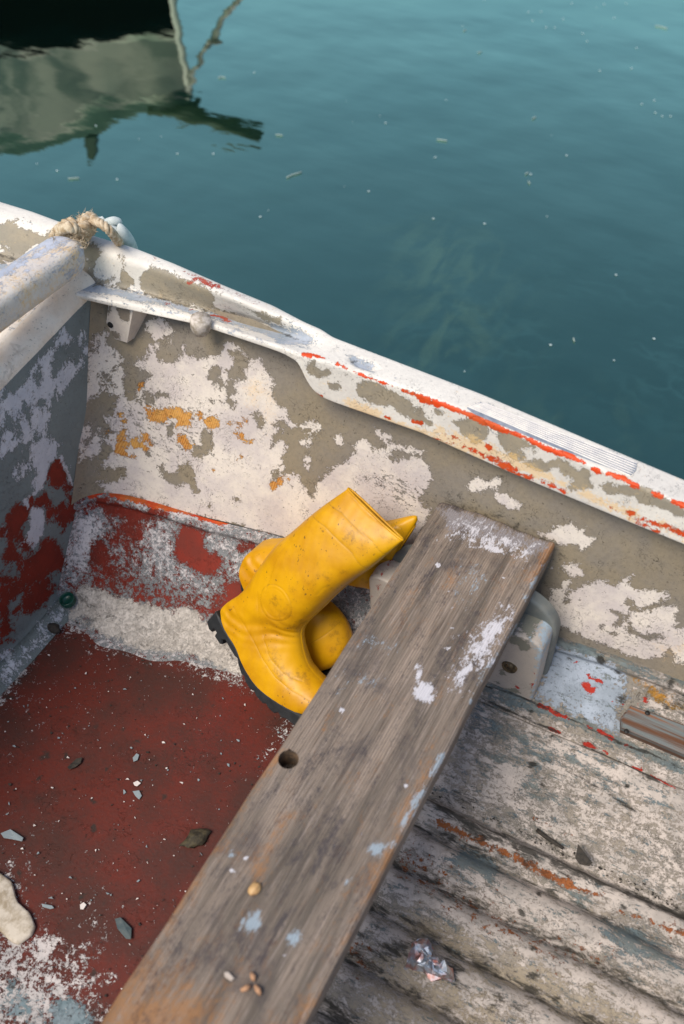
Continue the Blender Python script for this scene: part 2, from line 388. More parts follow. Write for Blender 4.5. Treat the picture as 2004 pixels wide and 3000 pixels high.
def paint_gunwale(S):
    S.fill('orange', -2.0).fill('olive', -1.5).fill('ochre', -1.0).fill('blue', -.95).fill('red', -1.9)
    ri = (S.ST[:, 1]); 
    # olive coat showing on the upright inner face left of the step
    S.poly('olive', T('O', '-60 600 -60 780 66 764 204 800 306 836 434 861 510 882 612 910 714 930 820 950 820 935 714 905 640 868 612 850 510 809 434 780 357 758 255 712 143 671 0 632'), 1.6, .005)
    S.polys('olive', 'F', '720 930 740 840 790 810 830 820 870 740 920 710 1010 740 1060 830 1120 860 1130 980 1100 1090 1100 1190 1010 1200 1040 1120 1010 1070 930 1150 740 1100 720 1000|1190 980 1230 850 1300 830 1500 900 1520 1000 1440 1060 1400 1120 1385 1240 1440 1330 1340 1340 1240 1290 1330 1230 1330 1160 1280 1120 1210 1020|590 820 620 820 610 845|640 940 665 950 650 985', -1.6, .0022)
    S.polys('olive', 'S', '0 130 50 170 20 210 -30 210|100 200 160 210 160 230 110 230|200 225 260 230 260 270 230 260 210 250|150 400 130 360 160 370 200 320 240 350 200 400|40 320 60 340 50 365|1240 620 1300 650 1380 690 1450 720 1490 750 1460 765 1380 730 1300 700 1230 680|0 330 20 360 0 375', -1.6, .003)
    S.polys('olive', 'B', '990 340 1020 340 1010 390 1060 420 1140 420 1140 460 1050 485 990 470 950 440 960 380|1140 540 1180 555 1230 545 1235 580 1180 595 1150 570|1400 620 1440 570 1500 550 1568 580 1568 700 1500 700 1420 640|1275 440 1300 460 1290 470', 1.5, .003)
    S.polys('olive', 'Q', '420 270 480 270 560 310 600 330 610 360 570 370 540 345 490 340 430 300|640 360 615 390 640 400|760 400 860 410 865 430 850 465 800 450 785 425|920 440 950 450 990 470 1000 490 960 490 930 460|680 370 700 360 720 380', 1.5, .003)
    S.polys('olive', 'C', '870 0 930 0 900 40 870 20|1060 20 1050 100 1010 90 960 60 1020 70|1420 170 1490 160 1568 120 1568 260 1510 270 1440 220|1110 120 1150 130 1130 150|1500 100 1568 100 1568 160 1480 160', 1.5, .003)
    S.polys('olive', 'I', '0 870 50 930 20 1000 0 1000|150 990 220 980 250 960 330 1000 370 1030 300 1000 240 1010 220 1060 240 1100 290 1100 350 1140 300 1170 260 1160 220 1090|400 1050 450 1070 450 1090|400 1170 440 1160 540 1190 570 1150 650 1170 740 1230 840 1240 860 1330 850 1370 760 1360 740 1300 640 1260 620 1210 560 1220 520 1250 430 1240 380 1200|940 1350 1000 1340 1040 1400 1000 1420 950 1390|1070 1370 1120 1350 1200 1370 1340 1400 1390 1440 1460 1470 1568 1540 1568 1600 1470 1560 1360 1500 1240 1490 1200 1420 1150 1440 1080 1410|680 1370 740 1350 780 1370 720 1390', 1.5, .003)
    S.line('orange', T('O', '905 1035 930 1045'), .004, 1.4, .002).line('orange', T('B', '910 275 970 290'), .008, 1.4, .002).line('orange', T('B', '1040 300 1110 320'), .005, 1.4, .002)
    S.line('orange', T('Q', '345 200 440 242 540 280 640 315 700 345'), .006, 1.5, .0022, wob=.9)
    S.poly('orange', T('Q', '625 315 700 335 690 348 640 340'), 1.5, .002)
    S.poly('orange', T('Q', '700 340 780 365 860 400 900 415'), 1.2, .002)
    S.line('orange', T('Q', '700 340 780 368 860 402 920 428'), .006, 1.5, .0022, wob=.6)
    S.poly('orange', T('I', '-20 828 150 895 350 972 550 1058 700 1110 830 1180 830 1203 700 1162 480 1085 350 1000 120 932 -20 870'), 1.5, .002)
    S.line('orange', T('I', '1000 1262 1100 1300 1205 1358'), .011, 1.5, .002, wob=.5)
    S.line('orange', T('I', '1340 1415 1400 1440'), .011, 1.5, .002, wob=.6).line('orange', T('I', '1480 1470 1568 1510 1660 1550'), .012, 1.5, .002, wob=.6).line('orange', T('I', '885 1240 915 1250'), .010, 1.5, .002)
    S.line('orange', T('I', '-350 990 -200 1035 -100 1062'), .006, .5, .003, wob=1.2)
    S.line('orange', T('I', '-30 1090 80 1135 150 1170 300 1255 420 1300 540 1345 650 1392'), .014, .9, .004, wob=1.0)
    S.line('orange', T('I', '80 1060 95 1068'), .011, 1.4, .002); S.line('orange', T('I', '800 1455 980 1500 1060 1560 1180 1580'), .008, .2, .004, wob=1.2)
    S.poly('orange', T('I', '1130 1540 1190 1555 1210 1590 1150 1570'), 1.5, .002); S.poly('orange', T('I', '1310 1690 1380 1690 1395 1720 1340 1745 1310 1720'), 1.5, .002)
    S.line('orange', T('I', '1270 1615 1400 1665 1568 1730'), .009, 1.0, .003, wob=1.0); S.line('orange', T('I', '1210 1640 1290 1665'), .007, 1.2, .003)
    S.line('orange', T('C', '720 70 760 80'), .005, 1.4, .002); S.line('orange', T('C', '970 110 1050 125'), .008, 1.4, .002); S.line('orange', T('C', '1250 215 1340 245 1440 285'), .007, 1.1, .003); S.line('orange', T('B', '1045 630 1075 665'), .006, 1.5, .002)
    # faint orange lines at the very outer edge
    S.line('orange', T('I', '100 740 500 930 900 1100 1230 1230'), .003, .25, .003, wob=1.0)
    S.line('ochre', T('B', '1370 740 1470 780 1568 830'), .022, .9, .006); S.line('ochre', T('C', '440 0 700 85 1000 210 1300 320 1568 410'), .013, .9, .005); S.line('ochre', T('C', '1230 220 1400 280 1568 330'), .016, .9, .005)
    S.line('ochre', T('I', '0 1060 200 1130 330 1200'), .022, .9, .005); S.line('ochre', T('I', '420 1250 640 1340'), .013, .9, .005); S.line('ochre', T('I', '800 1420 1000 1500 1200 1600'), .016, .8, .005); S.line('ochre', T('I', '1400 1660 1568 1760'), .013, .8, .005)
    S.fill('dirt', -1.5); S.line('dirt', T('O', '0 747 66 766 204 802 306 838 434 864 561 898 714 938 800 962 900 1000'), .006, .75, .003, wob=.6); S.line('dirt', T('S', '330 480 400 490 440 500'), .012, .9, .004)
    S.line('dirt', T('B', '1350 330 1400 320'), .004, .6, .002); S.line('red', T('S', '1030 450 1200 540 1330 600 1480 660'), .006, .2, .005, wob=1.0)
    # blue-grey worn coat on the inner shelf and trough
    S.poly('blue', T('O', '-60 765 66 775 204 808 306 842 434 866 561 896 700 935 800 952 880 965 925 985 915 1008 860 1012 800 1003 663 957 561 924 449 893 316 874 204 850 110 833 -60 775'), .85, .005)
    S.polys('blue', 'I', '0 790 150 800 300 880 200 900 60 860', .7, .006); S.poly('blue', T('B', '1330 330 1380 305 1568 370 1560 450 1400 380'), .6, .003)
    S.line('blue', T('S', '400 590 700 640 1000 700 1300 790 1568 890'), .009, -.9, .003, wob=.6)
    for p, q in (('S', '1075 545 1110 540 1105 560'), ('S', '880 395 900 410 885 410'), ('S', '945 660 975 668 950 676'), ('S', '1080 700 1110 690 1100 705'), ('S', '1255 735 1320 750 1305 785 1275 760')): S.poly('red', T(p, q), 1.4, .0025)
    S.line('red', T('S', '1040 470 1100 500 1180 545 1260 560'), .008, .7, .004, wob=1); S.line('red', T('S', '1190 730 1300 740 1400 755'), .007, .7, .004, wob=1)
gm = paint_mat('weathered_rail_paint', lin(230, 224, 212), lin(214, 208, 198), [
    dict(attr='blue', col=lin(176, 182, 190), col2=lin(150, 160, 168), scale=38, amp=3.4, thick=-.3, edge=.12, stretch=(.5, 1.6, 1.6)),
    dict(attr='olive', col=lin(160, 148, 126), col2=lin(146, 138, 122), scale=60, amp=3.0, thick=-.6, edge=.12),
    dict(attr='ochre', col=lin(236, 200, 140), col2=lin(232, 190, 120), scale=50, amp=4.0, sharp=.3, op=.6, thick=0),
    dict(attr='orange', col=ORANGE, col2=lin(204, 84, 36), scale=90, amp=4.2, thick=-.4, edge=.1, grain=.1),
    dict(attr='red', col=lin(160, 62, 46), col2=lin(176, 90, 70), scale=90, amp=4.0, thick=-.2, edge=.1)],
    rough=.55, speck=.45, crack=.6, grain=.2, grime=.85, gst=(.5, 1, 1))
def disp_g(G, ST, S):
    G = G.copy(); d = np.full(G.shape[:2], -1.0).ravel(); q = S.st(T('B', '1330 325 1400 300 1568 360 1590 400 1540 425 1400 375'))
    d = sdf_poly(S.ST, q).reshape(G.shape[:2]); G[..., 2] -= .006/(1+np.exp(-d/.0015)); return G
okg = (G[..., 2] > .40) & (G[..., 1] < outer(AA)[None, :, 1]+.001) & (np.arange(len(G))[:, None] > int(np.argmax(G[:, 300, 2] > sheer(AA[300])-.006))) & (np.arange(len(G))[:, None] < len(G)-5)
surf_obj('gunwale', G, ST, gm, paint_gunwale, disp=disp_g, ok=okg, k=1.5)

# ribbed grip on the rail top: eight raised ribs
rib_m = simple('rail_rib_paint', lin(228, 222, 212), .55, lin(206, 202, 198), 60); 
def top_at(px, py, dz=.0): return ats(px, py, dz)
r0a, r0b = T('I', '30 722 1218 1186'); r1a, r1b = T('I', '-95 748 1175 1290')
groove = MB(); ga = [top_at(*p, .0012) for p in T('I', '25 716 620 958 1212 1186 1205 1240 1160 1280 560 1050 -30 806 -85 762 -40 735')]
V, Fc = prism(np.array(ga), np.array([0, 0, 1.]), -.002, -.0004, .0004)
mesh_obj('grip_pad', V, Fc, simple('groove_grey', lin(112, 120, 134), .7, lin(150, 154, 162), 50), BOAT, smooth=False)
for i in range(7):
    f = (i+.15)/6.3; a_ = r0a*(1-f)+r1a*f; b_ = r0b*(1-f)+r1b*f
    n = 40; Pl = np.array([top_at(*(a_*(1-t)+b_*t), .0012) for t in np.linspace(0, 1, n)]); Pl[:, 2] += .0002*fbm(Pl, 90, 2, i)
    V, Fc = tube(Pl, np.r_[.0006, np.full(n-2, .0012), .0006], 8); V = np.array(V); V[:, 2] = np.maximum(V[:, 2], 0)
    mesh_obj('grip_rib', V, Fc, rib_m, BOAT)

# hull side below the rail ----------------------------------------
wtop = lambda a: np.stack([a, outer(a)[..., 1]-.016, np.minimum(in4(a)[..., 2]+.01, sheer(a)-.03)], -1)
ledge_pts = [(-1.35, .80, .19), (-.986, .872, .19), (-.903, .893, .19), (-.832, .903, .19), (-.75, .912, .19), (-.636, .935, .188), (-.40, .962, .18), (-.124, .976, .172), (-.057, .985, .17), (.057, .990, .17), (.3, .996, .168), (.5, 1.0, .168)]
ledge = line3(ledge_pts)
mid = lambda a: (wtop(a)+ledge(a))/2+np.array([0, .006, -.005])
def fillet_a(G, a0=-.98, r=.06):
    d = np.clip(r-(G[..., 0]-a0), 0, r); k = r-np.sqrt(np.maximum(r*r-d*d, 0)); G[..., 1] -= k*.8; return G
aw = AA[AA >= -.981]; aw[0] = -.98
G, ST = section_loft([wtop, mid, ledge], aw, .004, r=.05, sm=4); G = fillet_a(G)
G[..., 1] += .0025*fbm(G.reshape(-1, 3)[:, [0, 2]], 14, 3, 5).reshape(G.shape[:2])
def paint_side(S):
    S.fill('white', -1.35).fill('rust', -1.6).fill('ochre', -1.5).fill('rub', -1.2).fill('dirt', -1.3).fill('red', -2)
    main = np.vstack([T('A', '540 900 600 910 640 960 680 980 700 1040 760 1030 790 960 790 900 880 850 920 770 850 740 780 690 790 650 850 660 900 560 910 500 940 470 930 430 870 380 890 320 870 290 930 290 1000 260 1080 300 1090 370 1130 385 1070 430 1130 440 1130 480 1210 490 1250 560 1250 600 1340 630 1400 630 1520 610 1530 650 1430 740 1430 800 1530 900'),
        T('B', '150 600 190 600 200 680 150 715 230 760 280 765 315 700 250 690 240 660 295 635 275 580 300 520 380 530 365 430 380 390 430 340 530 335 530 370 580 430 600 490 645 540 610 570 615 630 570 638 610 650 640 700 675 720 675 770 735 790 740 820 700 850 660 860 640 930 700 965 640 1000 620 1050 605 1150 640 1140 655 1100 720 1070 750 1110 720 1180 680 1220 710 1260 660 1300 620 1390 610 1440 650 1460 700 1410 760 1390 830 1370 870 1430 900 1490 940 1540'),
        T('C', '20 800 60 820 100 690 130 640 190 610 250 530 340 490 380 450 455 400 470 330 490 270 550 280 590 375 600 400 670 375 720 360 730 420 740 330 640 240 640 190 760 240 745 300 880 340 960 345 1070 375 1040 410 900 385 840 370 770 380 750 440 790 480 850 480 930 440 1040 450 1110 510 1150 600 1110 690 1050 750 1000 720 1030 800 1045 900 1120 910 1130 960 1080 1050 1000 1300 950 1500'),
        T('O', '1180 1760 1000 1690 800 1600 612 1545 490 1500 382 1470 306 1450 285 1400'), T('A', '480 1500 510 1380 560 1300 500 1190 560 1150 600 1060 620 990 560 930')])
    S.poly('white', main, 1.3, .003)
    S.polys('white', 'A', '480 480 550 590 500 640 510 700 440 760 430 840 360 950 280 920 330 840 270 790 290 700 380 600 400 500|550 670 620 570 650 600 600 670|570 740 640 720 680 790 650 840 640 930 610 860 570 810|360 1380 430 1330 470 1400 460 1500 400 1540 350 1568 250 1568 240 1450 290 1370 320 1410 350 1450|220 1250 290 1280 270 1380 240 1320|220 985 270 1010 240 1040|440 400 480 380 500 420 450 440|1080 600 1100 530 1120 550 1100 600|200 890 250 900 230 950 200 950', 1.3, .003)
    S.polys('white', 'A', '860 930 940 950 1020 930 1100 970 1090 1000 1000 990 940 1040 830 1020 870 1000|960 600 990 450 1090 470 1180 510 1210 580 1150 640 1130 690 1080 660 1000 640|1070 1240 1120 1210 1110 1330 1070 1330|1400 1270 1490 1310 1480 1480 1380 1540 1270 1520 1310 1440 1390 1420 1380 1320|880 1500 940 1500 900 1540|480 1400 560 1480 500 1540 440 1530', -1.3, .003)
    S.polys('white', 'B', '430 830 470 810 460 850|480 900 510 830 550 880 540 940 490 955|30 690 80 700 60 720', -1.3, .0025)
    S.polys('white', 'H', '730 90 830 90 880 20 960 50 970 130 990 210 1000 240 950 250 940 190 890 180 840 220 800 190 740 130|250 120 300 60 440 40 450 110 400 150 300 170|1050 350 1100 320 1090 380|1240 290 1320 270 1320 320 1280 310|680 50 740 20 730 60|70 80 150 60 170 200 120 190', -1.2, .003)
    S.polys('white', 'B', '170 215 190 175 240 180 320 220 270 235 200 245 205 280 240 310 265 350 240 380 190 420 200 480 190 530 120 490 170 440 150 400 150 300|740 880 780 870 830 920 860 930 790 960|890 920 1060 920 1060 980 1000 1000 950 1020 980 960 900 940|870 1060 970 1070 970 1095 880 1095|910 1240 980 1225 950 1255|915 1290 950 1300 940 1330|670 1330 720 1300 720 1340|360 260 380 255 375 275', 1.3, .0022)
    S.polys('white', 'C', '250 230 330 230 330 320 290 330 250 260|1520 660 1568 650 1568 730', 1.3, .0022)
    S.polys('white', 'I', '-70 1400 -40 1320 0 1330 80 1320 140 1290 165 1330 110 1375 60 1380 0 1395|130 1430 210 1415 260 1460 330 1510 240 1540 160 1490|460 1720 560 1720 570 1680 640 1680 710 1645 760 1690 820 1690 800 1740 895 1750 800 1845 770 1800 620 1810 570 1760', 1.3, .0025)
    S.polys('white', 'D', '470 330 560 310 640 390 620 410 520 400|765 490 800 465 835 475 800 520|370 540 450 540 480 480 525 490 520 545 470 600 480 680 540 690 520 620 600 545 650 520 750 520 820 550 880 515 940 540 980 470 1110 405 1050 480 1060 525 1140 560 1240 565 1380 570 1420 610 1380 650 1370 620 1280 680 1200 700 1150 730 1120 660 1060 635 1030 670 1080 750 1200 750 1300 720 1450 690 1510 730 1480 780 1490 900 1568 905 1700 960 1700 1260 1568 1200 1480 1220 1490 1150 1430 1080 1380 1150 1290 1160 1200 1180 1000 1120 850 1050 700 1000 600 950 450 880 280 780 330 700 360 620|340 320 365 350 350 360', 1.3, .003)
    S.polys('white', 'D', '900 740 1020 780 1020 820 980 830 1000 900 950 880 980 800|1060 840 1100 880 1110 920 1200 960 1220 1000 1150 980 1060 930|890 940 940 960 930 990|800 880 830 870 810 900|1260 960 1300 950 1290 980|1340 980 1390 985 1370 995', -1.3, .0025)
    S.polys('rust', 'A', '890 1120 1000 1090 1100 1080 1150 1100 1190 1130 1290 1130 1280 1200 1300 1250 1220 1250 1130 1260 1160 1200 1080 1180 1060 1220 900 1220 890 1160|870 1070 900 1080 890 1120 860 1100|1150 1080 1200 1090 1190 1120|1420 1200 1500 1170 1540 1240 1460 1260|1350 1120 1390 1130 1370 1200|590 1340 660 1360 690 1420 670 1470 700 1500 640 1530 580 1500 600 1400|710 1400 780 1350 810 1400 890 1430 890 1490 820 1450 760 1440|820 1320 880 1320 900 1380 850 1380|1170 1330 1220 1330 1270 1400 1320 1430 1250 1470 1200 1430 1160 1400|640 1290 700 1270 690 1320 640 1320|650 1200 690 1210 670 1225|800 860 860 840 840 910 800 920|610 1130 650 1120 640 1170|920 1400 960 1410 940 1425|500 1320 540 1270 520 1300|730 1530 770 1520 760 1545', 1.2, .0022)
    S.polys('rust', 'B', '10 890 90 850 120 930 60 940 20 920|200 900 260 880 240 930|350 850 390 850 380 900|270 1000 350 1000 360 1070 310 1060|410 1080 450 1040 430 1100|600 1460 700 1410 720 1440 640 1510 610 1530|750 1400 780 1420 760 1430|290 1250 320 1200 345 1220|310 920 340 910 330 930|60 1330 100 1340 70 1345', 1.2, .0022)
    S.poly('ochre', T('B', '400 540 500 520 520 600 470 700 420 780 380 720 400 640'), .7, .012); S.poly('ochre', T('B', '560 650 640 700 640 900 600 1050 560 900'), .15, .012)
    S.poly('ochre', T('D', '1300 1000 1600 1000 1600 1200 1350 1150'), .2, .02)
    S.poly('rub', T('C', '520 620 700 600 900 660 1040 760 900 850 820 810 700 700 560 660'), .12, .006); S.poly('rub', T('D', '380 1100 900 800 1500 900 1500 1150 900 1050'), -.45, .02); S.poly('rub', T('A', '600 1000 1500 1000 1500 1568 300 1568 520 1300'), -.42, .02)
    S.poly('dirt', T('O', '1290 1440 1420 1470 1640 1580 1660 1640 1560 1600 1400 1520 1290 1490'), -.1, .008)  # contact shadow beyond the plank's end, painted through the dirt mask
sm_ = paint_mat('flaking_hull_paint', lin(142, 130, 108), lin(132, 124, 112), [
    dict(attr='white', col=CHALK, col2=lin(196, 186, 180), scale=70, amp=3.4, thick=.9, edge=.3, grain=.34, tscale=16),
    dict(attr='ochre', col=lin(232, 190, 120), scale=25, amp=2.5, sharp=.8, op=.55, thick=0, edge=0),
    dict(attr='rub', col=lin(134, 128, 118), scale=120, amp=4.5, thick=-.5, edge=.15, stretch=(.7, 1.3, 1.3)),
    dict(attr='rust', col=lin(176, 104, 30), col2=lin(196, 140, 66), weave=lin(214, 168, 96), scale=110, amp=3.6, thick=-.9, edge=.4)],
    rough=.72, speck=.75, crack=.85, grain=.4, seed=1.0, grime=.8)
surf_obj('hull_side', G, ST, sm_, paint_side, k=2.0)
# forward side beyond the bulkhead
G, ST = section_loft([wtop, mid, ledge], AA[AA < -.984], .02, r=.05, sm=2)
surf_obj('bow_side', G, ST, simple('bow_grey', lin(120, 118, 110), .8, lin(150, 148, 142), 30, .3), None)

# bottom, left of the plank: ledge, bilge panel, filler strip
lz = np.array([0, 0, 0])
filtop = line3([at(x, y, .045) for x, y in T('O', '245 1717 388 1758 520 1800 658 1845')]+[(-.5, .845, .045), (-.3, .86, .045)])
filbot = line3([at(x, y, .0) for x, y in T('O', '204 1809 306 1860 459 1901 612 1937 740 1978')]+[(-.45, .79, .0), (-.3, .80, .0)])
led1 = lambda a: ledge(a)+np.array([0, -.010, .001]); led2 = lambda a: ledge(a)+np.array([0, -.018, -.010])
led3 = lambda a: ledge(a)+np.array([0, -.014, -.020])
al = AA[(AA > -.981) & (AA < -.29)]; al[0] = -.98
G, ST = section_loft([ledge, led1, led2, led3, filtop, filbot, lambda a: filbot(a)+np.array([0, -.03, -.003])], al, .004, rounds=[0, .003, .003, .004, .012, .015, 0], sm=4)
G = fillet_a(G, r=.035); G[..., 2] += .0005*fbm(G.reshape(-1, 3)[:, :2], 40, 3, 9).reshape(G.shape[:2])*(G[..., 2] > .004)
def paint_bilge(S):
    S.fill('white', -.12).fill('red', -.62).fill('orange', -1.8).fill('lime', -1.8).fill('dirt', -1.2).fill('grey', -.3)
    S.poly('red', T('O', '190 1560 330 1540 400 1640 430 1700 600 1750 720 1700 760 1900 240 1760 180 1700'), .25, .02)
    S.poly('red', T('O', '200 1450 330 1490 460 1520 380 1560 260 1590 200 1560'), -.05, .02)
    S.poly('white', T('O', '380 1500 560 1540 560 1700 420 1680 380 1600'), .22, .02); S.poly('white', T('O', '620 1600 760 1600 720 1760 600 1740'), .1, .02); S.poly('white', T('O', '200 1740 430 1700 620 1800 740 1800 740 1900 230 1760'), -.9, .012)
    S.poly('red', T('H', '870 520 960 510 1020 550 1020 640 1060 720 1130 740 1170 790 1100 860 1000 840 950 780 870 760 830 700 840 600'), 1.6, .003)
    S.polys('red', 'H', '420 380 520 370 640 420 560 460 480 470|420 510 490 500 540 560 520 610 440 560|320 350 350 320 400 360 380 400 310 400|640 380 740 400 740 420 660 400|1320 640 1410 650 1400 670 1330 670|1200 960 1260 950 1330 980 1410 920 1420 960 1280 1080 1240 1160 1210 1100|220 290 290 290 260 330|160 650 230 640 290 720 280 800 180 790', 1.2, .004)
    S.polys('white', 'H', '870 520 960 510 1020 550 1020 640 1060 720 1130 740 1170 790 1100 860 1000 840 950 780 870 760 830 700 840 600|1200 960 1260 950 1330 980 1410 920 1420 960 1280 1080 1240 1160 1210 1100', -1.8, .003)
    S.polys('red', 'H', '130 460 230 470 230 500 150 640 130 800 90 840 60 700', -1.0, .006); S.polys('white', 'H', '130 440 230 470 170 620 150 700 90 840 60 700', .9, .006)
    S.poly('orange', T('H', '90 220 200 200 270 190 310 215 260 260 180 290 110 270'), 1.4, .003)
    S.line('orange', T('H', '340 215 480 260 600 290 750 330 900 385 1050 430 1180 465'), .019, 1.2, .003, wob=.6); S.line('orange', T('H', '1300 510 1568 560'), .007, .2, .003)
    S.line('white', T('H', '520 300 700 350 860 400 1050 450 1200 480'), .009, 1.2, .003, wob=.8)
    lime = T('H', '40 1030 100 960 180 965 300 1000 430 1060 560 1080 700 1110 800 1150 900 1120 990 1140 1030 1220 1200 1290 1320 1360 1500 1500 1560 1700 1470 1670 1300 1640 1200 1600 1100 1560 1000 1500 850 1470 700 1450 560 1450 520 1440 400 1370 300 1350 230 1310 150 1260 0 1210 20 1130')
    S.poly('lime', lime, 1.4, .004); S.poly('lime', T('H', '100 1195 180 1190 180 1220 130 1230'), -1.2, .003); S.poly('dirt', lime, -.62, .008)
    S.poly('dirt', T('H', '1200 1330 1400 1350 1480 1560 1350 1560 1150 1420'), .15, .015); S.poly('dirt', T('H', '40 1050 200 1060 350 1200 60 1180'), -.25, .02)
    S.line('dirt', T('H', '100 965 300 1005 520 1085 720 1120'), .006, .1, .004); S.line('dirt', T('H', '120 1240 420 1330 800 1400 1200 1560'), .01, -.35, .006)
bm = paint_mat('bilge_panel_paint', lin(132, 136, 136), lin(122, 126, 128), [
    dict(attr='white', col=lin(206, 200, 198), col2=lin(190, 186, 186), scale=120, amp=5.2, rough=.86, thick=.5, edge=.12),
    dict(attr='red', col=RED, col2=RED2, scale=75, amp=4.8, rough=.86, thick=.3, edge=.12, grain=.15),
    dict(attr='orange', col=lin(196, 52, 16), col2=lin(190, 100, 44), scale=70, amp=3.5, thick=-.2, edge=.1),
    dict(attr='lime', col=lin(212, 204, 194), col2=lin(188, 180, 170), scale=60, amp=5.6, rough=.86, thick=.15, edge=.15, grain=.4, tscale=30)],
    rough=.75, speck=.7, crack=.5, grain=.3, seed=5.0, grime=.75)
surf_obj('bilge_panel', G, ST, bm, paint_bilge, k=1.6)

# bulkhead ---------------------------------------------------------
btop = lambda b: np.interp(b, [-.6, .3, .768, .934, 1.02], [.44, .49, .529, .552, .56])
bb = np.arange(1.0, -.6, -.004)
rowsz = [0.0, .012, .03] + list(np.arange(.034, 1.001, .008))
Gb = np.zeros((len(rowsz)+8, len(bb), 3))
for i, f in enumerate(rowsz):
    z = f*(btop(bb)-.03) if i > 2 else np.full_like(bb, f); Gb[i, :, 0] = -.98 + (.03*max(0, 1-z[0]/.05)**2 if i < 14 else 0); Gb[i, :, 1] = bb; Gb[i, :, 2] = z
for j in range(8):
    an = (j+1)/8*math.pi/2; i = len(rowsz)+j; Gb[i, :, 0] = -.98-.035*(1-math.cos(an)); Gb[i, :, 1] = bb; Gb[i, :, 2] = btop(bb)-.03+.03*math.sin(an)
Gb[..., 0] += .0015*fbm(Gb.reshape(-1, 3)[:, 1:], 18, 3, 2).reshape(Gb.shape[:2])
STb = np.stack([Gb[..., 1], Gb[..., 2]-(Gb[..., 0]+.98)*.5], -1)
def paint_bulk(S):
    S.fill('white', -1.3).fill('red', -1.9).fill('dirt', -1.4).fill('cap', -2)
    S.f['cap'] = np.clip((S.ST[:, 1]-(btop(S.P[:, 1])-.030))/.004, -2, 2)
    S.polys('white', 'G', '590 60 650 40 665 110 700 150 670 210 660 160 600 170 560 230 540 270 545 180 580 110|775 150 810 80 830 130 790 165|840 230 865 240 855 280 825 270|640 400 710 360 740 420 730 440 800 320 820 330 790 400 740 470 700 540 660 600 620 650 580 740 550 750 570 690 560 640 570 600 490 720 490 800 440 860 520 880 470 920 440 990 420 1060 380 1050 400 980 380 940 430 870 450 780 480 720 420 700 370 740 360 820 350 810 360 660 400 600 440 480 430 420 480 415 490 490 530 520 560 500 600 450|130 880 150 780 200 700 150 740 170 670 240 600 290 520 300 450 420 350 420 380 340 440 320 500 330 600 320 680 300 760 230 720 200 820 160 870 150 890|10 990 40 900 60 850 110 830 120 720 90 680 60 740 30 760 10 720 20 640 60 560 100 460 80 430 60 480 20 590 0 620 0 990|200 960 220 890 240 980 300 990 310 900 340 860 390 850 350 950 340 1040 300 1060 310 1130 280 1130 240 1150 220 1080|40 1110 70 1060 100 1100 70 1140|100 1210 130 1140 170 1150 140 1190|160 240 180 220 170 270 145 280|440 340 500 290 490 350 460 380|310 1210 380 1170 420 1110 480 1120 520 1160 580 1190 560 1240 570 1290 620 1310 740 1600 780 1690 770 1740 740 1700 700 1580 640 1440 550 1300 480 1380 470 1500 400 1600 410 1640 350 1660 290 1700 300 1780 430 1790 440 2050 330 2200 200 2180 300 2000 290 1830 230 1760 350 1640 310 1530 370 1460 320 1360 310 1270|0 1990 60 2050 120 2060 100 2080 0 2080|150 1410 175 1400 170 1450 140 1460|230 1400 255 1410 230 1500 205 1480|0 1340 10 1200 50 1180 30 1280', 1.2, .0035)
    S.polys('red', 'G', '490 1370 550 1300 600 1360 640 1450 700 1560 740 1680 790 1700 820 1800 800 1880 740 1850 760 1960 700 1970 650 2080 660 2180 650 2290 640 2420 300 2420 200 2348 30 2340 40 2230 100 2140 150 2180 190 2260 200 2340 380 2240 420 2100 470 2070 490 2000 450 1960 430 1830 330 1800 290 1730 320 1680 350 1740 400 1640 410 1580 460 1520|60 1900 120 1800 180 1750 270 1800 280 1900 250 2000 200 2010 190 2060 230 2080 190 2110 130 2090 60 2010|0 2010 40 2070 120 2080 100 2100 0 2100|210 2160 290 2130 330 2150 270 2230 240 2200', 1.3, .0035)
    S.polys('red', 'G', '510 1640 570 1610 620 1640 680 1720 660 1760 600 1740 560 1790 520 1740|500 1950 560 1920 600 1990 600 2100 640 2200 560 2160 490 2080|670 2000 720 1990 740 2060 700 2180 660 2250|450 1590 480 1620 500 1680 460 1640', -1.4, .004)
    S.polys('red', 'N', '-20 1140 60 1160 110 1240 50 1340 130 1300 200 1180 280 1160 330 1250 250 1330 140 1390 60 1370 80 1480 0 1560 -20 1500|80 1200 130 1100 230 1070 270 1150 210 1220 120 1240', 1.0, .006)
    S.poly('white', T('N', '-20 1580 140 1560 300 1300 400 1290 380 1400 280 1520 150 1640 60 1764 -20 1764'), .45, .012); S.poly('dirt', T('N', '-20 1700 100 1600 300 1420 420 1370 380 1420 120 1640 0 1764'), .1, .014)
    S.poly('red', T('N', '60 1560 140 1540 220 1470 120 1560 40 1620 0 1620'), .1, .006)
bk = paint_mat('bulkhead_paint', lin(122, 134, 134), lin(112, 122, 122), [
    dict(attr='white', col=lin(200, 204, 210), col2=lin(186, 192, 200), scale=55, amp=3.4, thick=.7, edge=.2, stretch=(1, 1.5, .8)),
    dict(attr='red', col=RED, col2=lin(112, 36, 22), scale=60, amp=3.8, rough=.75, thick=-.3, edge=.15, grain=.12),
    dict(attr='cap', fr=0, col=lin(236, 224, 206), col2=lin(226, 208, 186), scale=40, amp=.6, thick=0, edge=0)],
    rough=.72, speck=.55, crack=.5, grain=.25, seed=9.0, grime=.7)
nr, nc = Gb.shape[:2]; S = Surf(Gb, STb, None, 2.0); paint_bulk(S); ob = mesh_obj('bulkhead', Gb.reshape(-1, 3), grid_faces(nr, nc), bk, BOAT); S.write(ob)
